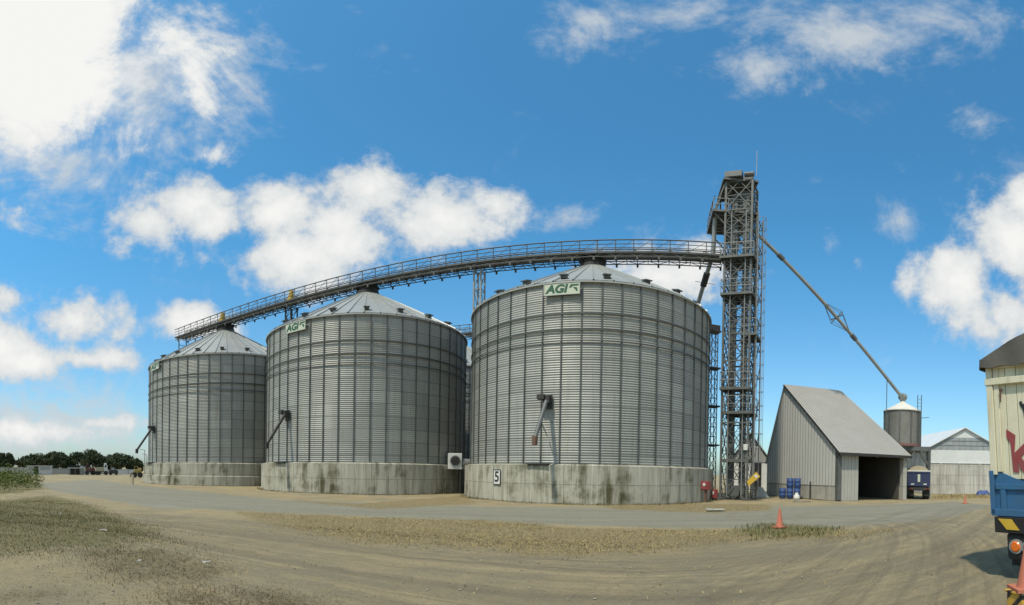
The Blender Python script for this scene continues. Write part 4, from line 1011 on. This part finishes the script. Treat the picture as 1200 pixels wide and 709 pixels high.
# ------------------------------------------------------------------ traffic cones
def cone_parts():
    q=MB(); q.lathe([(.155,.03),(.13,.10),(.035,.68),(.03,.72),(.0,.725)],24,True); 
    b=MB(); b.box((0,0,.02),(.42,.42,.05)); 
    return q.mesh('cone_body',M['orange']),b.mesh('cone_foot',M['orange'])
cb_,cf_=cone_parts()
def cone(p,s,label,rz=0,tilt=0,dirty=False):
    o=thing('traffic_cone',label,'cone',p,rz,'orange traffic cones'); o.scale=(s,s,s); o.rotation_euler=(tilt,0,rz)
    link('cone_body',cb_,o); link('cone_foot',cf_,o)
cone(G(913.5,618),.9,'orange traffic cone standing in weeds at the edge of the gravel track',.4)
cone(G(1131,590),.82,'small orange traffic cone standing on the gravel near the warehouse',.2)
# hazard-striped block with a cone on it
bp2=G(1197,714); bp2.z=0
t=NT('hazard_stripes'); P=t.coords('Object',(1,1,1)); sx=t.n('ShaderNodeSeparateXYZ'); t.l(P,sx.inputs[0])
u=t.math('ADD',sx.outputs[0],t.math('ADD',sx.outputs[1],sx.outputs[2])); fr_=t.math('FRACT',t.math('MULTIPLY',u,4.2)); k=t.math('GREATER_THAN',fr_,.62)
nz=t.noise(P,9,5,.7); c=t.mix(k,(.58,.34,.05),(.02,.02,.02)); c=t.mix(t.ramp(nz,[(.45,0),(.75,.6)]),c,(.22,.17,.10)); t.base(c); t.pbr(.7); M['hazard']=t.m
hzb=thing('hazard_block','yellow and black striped block on the dirt under the nearest cone','block',bp2,-.35)
q=MB(); q.box((.16,0,.11),(.56,.32,.26)); q.build('block_body',M['hazard'],hzb,bevel=.02)
q=MB(); q.box((.16,0,.245),(.60,.36,.03)); q.build('top_plate',M['hazard'],hzb,bevel=.008)
hzm=Matrix.Rotation(-.35,3,'Z')@Vector((.16,0,0))
cone(Vector((bp2.x+hzm.x*.55,bp2.y+hzm.y*.55,.26)),.95,'tall orange traffic cone on the striped block beside the cream truck',.9)

# ------------------------------------------------------------------ cream and blue truck at the right edge (rear corner)
TD0=8.35; c0=at(1167,600,TD0); og=Vector((c0.x,c0.y,0))
SXv=comp(178); SYv=comp(88)          # across the rear face, and forward along the truck
ct=thing('stake_truck','cream truck body with blue lower panel and grey tarpaulin, rear corner at right edge','truck',og,atan2(SXv.y,SXv.x))
# local +x across the rear to the right, local +y forward
zb0=c0.z; LEAN=radians(4.4)
def T(x,y,z): return Vector((x-(z-zb0)*tan(LEAN),y,z))
wdt=2.45; ln=5.5
def planks():
    t=NT('cream_plank_paint'); P=t.coords('Object',(7,7,.5)); Q=t.coords('Object'); a=t.noise(P,1,5,.7); b=t.noise(Q,1.3,5,.6); f=t.noise(Q,30,3,.6)
    c=t.mix(t.ramp(b,[(.35,0),(.7,.6)]),(.70,.66,.49),(.58,.53,.37)); c=t.mix(t.ramp(a,[(.5,0),(.72,.55)]),c,(.36,.29,.16)); c=t.mix(t.ramp(f,[(.55,0),(.8,.35)]),c,(.30,.23,.12)); t.base(c); t.pbr(.65,0,.3); t.bump(a,.2,.01); return t.m
M['creampaint']=planks(); M['bluepaint']=paint('blue_plank_paint',(.028,.135,.29),.6,2.4,.55,0,(.05,.085,.115))
M['tarp']=paint('grey_tarpaulin',(.115,.105,.09),.4,1.3,.8,0,(.06,.055,.045),.4)
zt=at(1152,428,TD0).z; zbl=at(1165,553,TD0).z
def slab(q,x0,x1,y0,y1,z0,z1):
    vs=[T(x,y,z) for z in(z0,z1) for x,y in((x0,y0),(x1,y0),(x1,y1),(x0,y1))]
    q.add(vs,[(3,2,1,0),(4,5,6,7),(0,1,5,4),(1,2,6,5),(2,3,7,6),(3,0,4,7)])
q=MB(); x=.10
while x<wdt-.1:
    x2=min(x+.215,wdt-.08); slab(q,x+.006,x2-.006,.0+random.uniform(0,.008),.04,zbl-.12,zt); x=x2
rear=q.build('rear_gate',M['creampaint'],ct,bevel=.006)
for x0_,x1_ in((-.03,.09),(wdt-.09,wdt+.03)): q=MB(); slab(q,x0_,x1_,-.06,.08,zbl-.05,zt+.05); q.build('corner_post',M['creampaint'],ct,bevel=.008)
q=MB(); slab(q,.10,.2,-.035,-.005,zbl,zt-.04); q.build('gate_stile',M['creampaint'],ct,bevel=.008)
q=MB(); slab(q,-.05,wdt+.05,-.075,.05,zt-.36,zt-.24); q.build('cross_rail',M['creampaint'],ct,bevel=.008)
q=MB(); slab(q,.09,wdt,-.05,-.01,zt-.06,zt+.06); q.build('top_rail',M['creampaint'],ct,bevel=.008)
for xs_ in(0,wdt):
    q=MB(); y=.1
    while y<ln: slab(q,xs_-.02,xs_+.02,y+.005,min(y+.22,ln)-.005,zbl-.1,zt); y+=.22
    q.build('side_planking',M['creampaint'],ct)
# blue lower body with wavy painted top edge
q=MB(); pts=[]
n=18
for k in range(n+1):
    x=-.02+(wdt+.04)*k/n; ph=min(1,max(0,(x-.0)/.62)); z=zbl+.02-.17*(3*ph*ph-2*ph**3)+.10*max(0,(x-1.0)); pts.append(T(x,-.018,min(z,zbl+.05)))
pts=[T(-.02,-.018,zb0),*pts,T(wdt+.02,-.018,zb0)][::1]
q.prism([pts[0]]+pts[1:-1]+[pts[-1]],(0,.05,0)); recalc(q.build('blue_panel',M['bluepaint'],ct))
q=MB(); slab(q,.05,wdt,-.06,-.02,zbl-.30,zbl-.20); slab(q,-.04,wdt+.04,-.07,-.02,zb0-.06,zb0+.06)
for x in(.14,.82,1.5,2.2): slab(q,x,x+.1,-.055,-.02,zb0+.05,zbl-.21)
slab(q,-.06,.03,-.07,.1,zb0-.04,zbl+.02); q.build('blue_frame',M['bluepaint'],ct,bevel=.008)
q=MB(); slab(q,-.03,.02,.1,ln,zb0,zbl-.1); slab(q,wdt-.02,wdt+.03,.1,ln,zb0,zbl-.1); slab(q,0,wdt,.02,ln,zb0-.03,zb0+.05); q.build('bed',M['bluepaint'],ct)
# tarpaulin over hoops
q=MB(); ny=12;nx=18;vs=[]
for j in range(ny+1):
    for i in range(nx+1):
        u=i/nx*2-1; x=wdt/2+(wdt/2+.10)*u; h=.52*(1-abs(u)**1.25); sag=-.05*abs(sin(pi*j*ny/ny/2*1.5)); y=-.12+(ln+.2)*j/ny
        vs.append(T(x,y,zt+.10+h+sag*(1-u*u)+.012*sin(9*u+j)))
q.add(vs,[(j*(nx+1)+i,j*(nx+1)+i+1,(j+1)*(nx+1)+i+1,(j+1)*(nx+1)+i) for j in range(ny) for i in range(nx)],smooth=True)
# rear valance hanging with folds
vs=[]
for i in range(nx*3+1):
    u=i/(nx*3)*2-1; x=wdt/2+(wdt/2+.10)*u; h=.52*(1-abs(u)**1.25); yy=-.12-.025*sin(u*13)
    vs+= [T(x,-.12,zt+.10+h),T(x,yy,zt+.05+h*.5),T(x,yy-.01,zt-.05+.02*sin(u*17))]
q.add(vs,[f for i in range(nx*3) for f in((3*i,3*i+1,3*i+4,3*i+3),(3*i+1,3*i+2,3*i+5,3*i+4))],smooth=True)
for s,xx in((-1,-.10),(1,wdt+.10)):
    q.add([T(xx,-.12,zt+.12),T(xx,ln+.1,zt+.12),T(xx+s*.02,ln+.1,zt-.08),T(xx+s*.02,-.12,zt-.08)],[(0,1,2,3)])
recalc(q.build('tarpaulin',M['tarp'],ct))
q=MB(); c_=T(.26,-.045,zt-.46); q.tube(c_,c_-Vector((0,.03,0)),.03,10); q.bar(c_-Vector((0,.02,0)),c_-Vector((.0,.02,.22)),.02); q.build('latch',M['rust'],rear)
# red lettering K and a black mark on the gate planks
def patch(name,poly,mat,d=-.012):
    q=MB(); q.prism([T(x,d,z) for x,z in poly],(0,.009,0)); return recalc(q.build(name,mat,rear))
def lxz(px,py):                       # position on the rear gate plane under a sight line
    o_=Vector((0,0,EYE)); dd=ray(px,py); nrm=SYv; tt=(og-o_).dot(nrm)/dd.dot(nrm); P=o_+dd*tt-og
    return (P.dot(SXv)+(P.z-zb0)*tan(LEAN),P.z)
kx=[lxz(*p) for p in((1179.5,503),(1190,510),(1189,531),(1194,526),(1200,520),(1206,515),(1212,522),(1200,532),(1197,536),(1204,546),(1212,556),(1204,558),(1196,549),(1192,540),(1195,553.5),(1188,553.5),(1184.5,519),(1180,513))]
o=patch('lettering',kx,M['red']); 
bl=[lxz(*p) for p in((1194.5,471),(1197,470),(1199,474),(1202,472),(1206,476),(1206,486),(1201,490),(1199,480),(1196,476))]
o=patch('black_mark',bl,M['black']); 
# bumper, chevrons, lamp
q=MB(); slab(q,.02,wdt,-.10,.06,zb0-.34,zb0-.07); bm_=q.build('bumper',M['bluepaint'] if False else M['dark'],ct,bevel=.01)
q=MB()
for x in(.10,.62,1.14,1.66): q.prism([T(x,-.112,zb0-.10),T(x+.26,-.112,zb0-.10),T(x+.40,-.112,zb0-.28),T(x+.16,-.112,zb0-.28)],(0,.01,0))
q.build('chevrons',M['yellow'],bm_)
q=MB(); slab(q,.20,wdt-.2,-.05,.10,zb0-.80,zb0-.34); lpn=q.build('lamp_panel',M['rubber'],ct,bevel=.06)
for x in(.40,.64,wdt-.64,wdt-.40):
    q=MB(); c_=T(x,-.06,zb0-.56); q.tube(c_+Vector((0,.02,0)),c_-Vector((0,.03,0)),.125,24); lo=q.build('tail_light',M['steel_light'],lpn)
    q=MB(); q.tube(c_-Vector((0,.03,0)),c_-Vector((0,.055,0)),.095,24,.07); q.build('lens',paint('amber_lens',(.75,.17,.02),.2,4,.25) if x<.6 else M['red'],lo)
for x in(.42,wdt-.42):
    for y in(.9,2.1):
        q=MB(); q.tube((x-.26,y,.5),(x+.26,y,.5),.5,28); wo=q.build('wheel',M['rubber'],ct)
        s=1 if x>1 else -1; q=MB(); q.tube((x+s*.2,y,.5),(x+s*.275,y,.5),.27,18); q.build('rim',M['steel_light'],wo)
for x in(.46,wdt-.46): q=MB(); q.box((x,.35,.52),(.62,.02,.72)); q.build('mud_flap',M['rubber'],ct)
q=MB(); q.box((wdt/2,3.4,.86),(.95,7.0,.3)); q.build('chassis',M['steel_dark'],ct)
q=MB(); q.box((wdt/2,6.8,1.7),(2.3,1.9,2.1)); cab=q.build('cab',M['bluepaint'],ct,bevel=.12)
q=MB(); q.box((wdt/2,7.77,2.15),(2.0,.04,.8)); q.build('windscreen',M['dark'],cab)
for x in(.2,wdt-.2): q=MB(); q.tube((x-.15,6.9,.5),(x+.15,6.9,.5),.5,24); q.build('wheel',M['rubber'],ct)

# ------------------------------------------------------------------ far yard at the left
M['farwhite']=paint('far_white_wall',(.62,.61,.57),.25,.4,.7); M['fargrey']=paint('far_grey_wall',(.42,.41,.37),.25,.4,.7); M['fargreen']=paint('far_green_grey_sheet',(.27,.31,.28),.3,.5,.7)
def frame_at(px,d):
    p=at(px,556,d); r=Vector((p.y,-p.x,0)).normalized(); return Vector((p.x,p.y,0)),atan2(r.y,r.x)
def wpx(n,d): return n/F*d
D0=98.
def wall_run(x0,x1,ytop,label,mat,d=D0,posts=True):
    xm=(x0+x1)/2; p,a=frame_at(xm,d); o=thing('perimeter_wall',label,'wall',p,a,'far perimeter walls'); L=wpx(x1-x0,d); h=at(xm,ytop,d).z
    q=MB(); q.box((0,0,h/2),(L,.2,h)); q.build('wall_panel',mat,o)
    if posts:
        q=MB(); k=0; x=-L/2
        while x<=L/2: q.box((x,-.13,h/2+.05),(.22,.12,h+.1)); x+=2.6
        q.box((0,0,h+.04),(L,.32,.09)); q.build('coping',M['fargrey'],o)
wall_run(-40,32,548,'low white perimeter wall behind the bank of weeds',M['farwhite'],102)
wall_run(61,80,549.5,'grey perimeter wall between the white site office and the green-grey shed',M['fargrey'],104)
wall_run(136,160,550.5,'pale perimeter wall between the dark car and the yellow loader',M['farwhite'],104)
wall_run(98,137,551,'perimeter wall behind the red and the cream trucks',M['fargrey'],106)
def hut(x0,x1,ytop,label,mat,doors=(),wins=(),cat='building',d=D0,roof=.25,name='site_office'):
    xm=(x0+x1)/2; p,a=frame_at(xm,d); o=thing(name,label,cat,p,a); L=wpx(x1-x0,d); h=at(xm,ytop,d).z-.12
    q=MB(); q.box((0,1.5,h/2),(L,3.,h)); q.build('wall',mat,o)
    q=MB(); q.box((0,1.5,h+.08),(L+.4,3.5,.14)); q.build('roof',M['farwhite'],o)
    for x in doors: q=MB(); q.box((wpx(x-xm,d),-.03,.95),(.9,.06,1.9)); q.build('door',M['dark'],o)
    for x in wins:
        q=MB(); q.box((wpx(x-xm,d),-.03,1.35),(1.0,.05,.7)); w_=q.build('window',M['poly'],o); q=MB(); q.box((wpx(x-xm,d),-.06,.97),(1.15,.1,.07)); q.build('sill',M['fargrey'],w_)
hut(32,61,545.8,'white flat-roofed site office with a dark door on the far side of the yard',M['farwhite'],(42.5,),(36.5,50,56))
hut(80,99,548.2,'green-grey sheet shed with dark doorways next to the parked red truck',M['fargreen'],(85,91),(96,),'shed',D0,name='sheet_shed')
M['dullred']=paint('faded_red_cab',(.13,.06,.05),.5,2,.8)
def far_truck(x0,x1,ytop,label,cm,bm,cabright=False,d=95.,group='trucks parked on the far side of the yard'):
    xm=(x0+x1)/2; p,a=frame_at(xm,d); o=thing('parked_truck',label,'truck',p,a,group); L=wpx(x1-x0,d); h=at(xm,ytop,d).z; s=1 if cabright else -1
    cl=L*.3
    q=MB(); q.box((-s*cl/2,1.1,.75+(h-.75)/2),(L-cl-.05,2.2,h-.75)); 
    for k in range(5): q.box((-s*cl/2-(L-cl)/2+(L-cl)*(k+.5)/5,-.03,.75+(h-.75)/2),(.06,.06,h-.8))
    q.build('bed',bm,o)
    q=MB(); q.box((s*(L/2-cl/2),1.1,.6+.65),(cl,2.1,1.35)); q.box((s*(L/2-cl*.6),1.1,2.1),(cl*.75,2.0,.5)); c_=q.build('cab',cm,o,bevel=.06)
    q=MB(); q.box((s*(L/2-cl*.55),.03,1.75),(cl*.5,.06,.45)); q.build('window',M['dark'],c_)
    q=MB(); q.box((0,1.1,.68),(L*.96,.9,.16)); q.build('chassis',M['steel_dark'],o)
    for f_ in(-.38,-.2,.36):
        q=MB(); q.tube((s*f_*L,.0,.42),(s*f_*L,.35,.42),.42,16); q.build('wheel',M['rubber'],o)
far_truck(100.5,111.5,548.5,'dark red flatbed truck parked across the yard beside the cream truck',M['dullred'],paint('dull_red',(.15,.06,.05),.4,1,.8))
far_truck(112,126,547.6,'cream box truck parked across the yard beside the red truck',M['white'],paint('far_cream',(.44,.40,.28),.3,1,.7),True)
p,a=frame_at(133,95); o=thing('parked_car','dark pickup car parked right of the cream truck across the yard','car',p,a)
q=MB(); q.prism([(-.9,0,.35),(.9,0,.35),(.9,0,.95),(.45,0,1.0),(.25,0,1.5),(-.5,0,1.5),(-.65,0,1.0),(-.9,0,.95)],(0,1.6,0)); recalc(q.build('body',paint('car_dark',(.03,.03,.035),.2,1,.4),o,bevel=.05))
q=MB(); q.box((-.12,-.01,1.22),(.62,.03,.34)); q.build('window',M['poly'],o)
for x in(-.55,.55): q=MB(); q.tube((x,-.02,.32),(x,.2,.32),.32,16); q.build('wheel',M['rubber'],o)
# yellow loader
p,a=frame_at(160.5,74); o=thing('wheel_loader','yellow wheel loader parked beside the farthest silo of the front row','loader',p,a)
M['dullyellow']=paint('faded_yellow_paint',(.42,.32,.09),.5,3,.6)
q=MB(); q.box((.1,.7,.95),(1.15,1.1,.7)); q.box((.45,.7,1.3),(.5,.9,.4)); q.build('body',M['dullyellow'],o,bevel=.05)
q=MB(); q.box((-.15,.7,1.75),(.6,.85,.08)); 
for x in(-.42,.1):
    for y in(.32,1.08): q.bar((x,y,1.2),(x,y,1.75),.07)
cb2=q.build('cab_frame',M['dullyellow'],o); q=MB(); q.box((-.16,.7,1.47),(.5,.74,.5)); q.build('cab_glass',M['dark'],cb2)
q=MB(); q.bar((-.3,.4,1.0),(-.95,.4,.5),.12); q.bar((-.3,1.0,1.0),(-.95,1.0,.5),.12); q.build('lift_arm',M['dullyellow'],o)
q=MB(); q.prism([(-1.2,0,.15),(-.85,0,.15),(-.85,0,.75),(-.95,0,.75),(-1.0,0,.3)],(0,1.4,0)); recalc(q.build('bucket',M['steel_dark'],o))
for x in(-.35,.5): q=MB(); q.tube((x,.0,.42),(x,.35,.42),.42,18); q.build('wheel',M['rubber'],o)
p=at(155.5,562,46); p.z=0; q=MB(); q.box((0,0,.5),(.12,.12,1.0)); q.box((.1,0,.6),(.12,.08,.5)); o=q.build('marker_post',paint('marker_faded',(.42,.33,.24),.4,5,.8),None,p); tag(o,'short faded marker post standing on the gravel left of the farthest silo','post')
def lamp(px,ytop,d,label):
    p,a=frame_at(px,d); h=at(px,ytop,d).z; o=thing('yard_lamp',label,'lamp',p,a,'lamp poles behind the farthest silo'); q=MB(); q.tube((0,0,0),(0,0,h),.07,8,.05); q.tube((0,0,h),(-.6,0,h+.12),.04,6); q.build('pole',M['steel'],o)
    q=MB(); q.box((-.7,0,h+.11),(.4,.16,.08)); q.build('lamp_head',M['steel_light'],o)
lamp(169.5,527.5,85,'slim lamp pole rising just left of the farthest silo'); lamp(172,533,92,'shorter lamp pole half hidden by the farthest silo')
# trees beyond the yard
M['crown']=leafmat('haze_crown',(.05,.066,.03),(.11,.125,.06),.5); M['bark']=paint('bark',(.10,.075,.05),.4,3,.9)  # crown: distance haze put into the leaf colours by lightening them
def tree(px,ytop,wd,label,d,rr_):
    wd*=1.12
    ytop-=2.4; p,a=frame_at(px,d); h=at(px,ytop,d).z; W=wpx(wd,d)/2
    o=thing('spreading_tree',label,'tree',p,0,'dark trees beyond the far wall')
    q=MB(); q.tube((0,0,-.1),(.1,0,h*.42),.32,8,.2)
    for k in range(6):
        t_=2*pi*k/6+.4; q.tube((.1,0,h*.38),(W*.55*cos(t_),W*.55*sin(t_),h*.68),.14,6,.05)
    q.build('trunk',M['bark'],o)
    q=MB()
    for k in range(60):
        t_=rr_.uniform(0,2*pi); r=W*sqrt(rr_.random())*.9; zz=h*(.34+.56*sqrt(max(0,1-(r/W)**2))*rr_.uniform(.35,1.)); s=W*rr_.uniform(.18,.32)
        leaf_cloud(q,(r*cos(t_),r*sin(t_),zz),(s,s,min(s*.6,h*.16)),120,.30,.8,rr_)
    for k in range(16):
        t_=rr_.uniform(0,2*pi); r=W*.72; leaf_cloud(q,(r*cos(t_),r*sin(t_),h*rr_.uniform(.22,.5)),(W*.26,W*.26,h*.16),100,.30,.8,rr_)
    q.build('crown',M['crown'],o)
R_=random.Random(3)
for px,yt,wd,lab,d in((5,529.5,22,'dark tree at the left edge rising behind the bank of weeds',118),(44,533.5,44,'low dark tree behind the white site office',122),(66,530.5,36,'dark rounded tree between the office and the green-grey shed',120),(101,528.5,44,'tallest dark spreading tree, behind the parked red truck',121),(139,533.5,36,'dark spreading tree behind the dark pickup car',122),(160,538.5,14,'small dark tree nearest to the farthest silo',124)):
    tree(px,yt,wd,lab,d,R_)
R2=random.Random(9); M['litter']=paint('dusty_paper',(.50,.48,.43),.4,6,.8)
# scraps of litter
for px,py,s,lab in((121,623,.12,'crumpled white sheet of litter at the edge of the grass patch'),(71,603,.09,'small white scrap of litter in the middle of the grass patch'),(61,603.5,.07,'tiny pale scrap of litter beside the grass scrap'),(163,660,.07,'pale scrap of litter on the bare dirt right of the dead weeds'),(241,662,.08,'pale scrap of litter at the tip of the dead weeds')):
    p=G(px,py); q=MB(); s*=.65; vs=[(i*s*.5+R2.uniform(-.02,.02),j*s*.35+R2.uniform(-.02,.02),.03+R2.uniform(0,.05)) for i in range(-2,3) for j in range(-2,3)]
    q.add(vs,[(i*5+j,(i+1)*5+j,(i+1)*5+j+1,i*5+j+1) for i in range(4) for j in range(4)])
    o=q.build('litter',M['litter'],None,p); tag(o,lab,'litter')

# ------------------------------------------------------------------ view
SC.view_settings.view_transform='Standard'; SC.view_settings.look='None'; SC.view_settings.exposure=.33; SC.view_settings.gamma=1
SC.cycles.use_adaptive_sampling=True; SC.cycles.adaptive_threshold=.012; SC.cycles.use_denoising=True
SC.cycles.max_bounces=6; SC.cycles.diffuse_bounces=3; SC.cycles.glossy_bounces=3; SC.cycles.caustics_reflective=False; SC.cycles.caustics_refractive=False
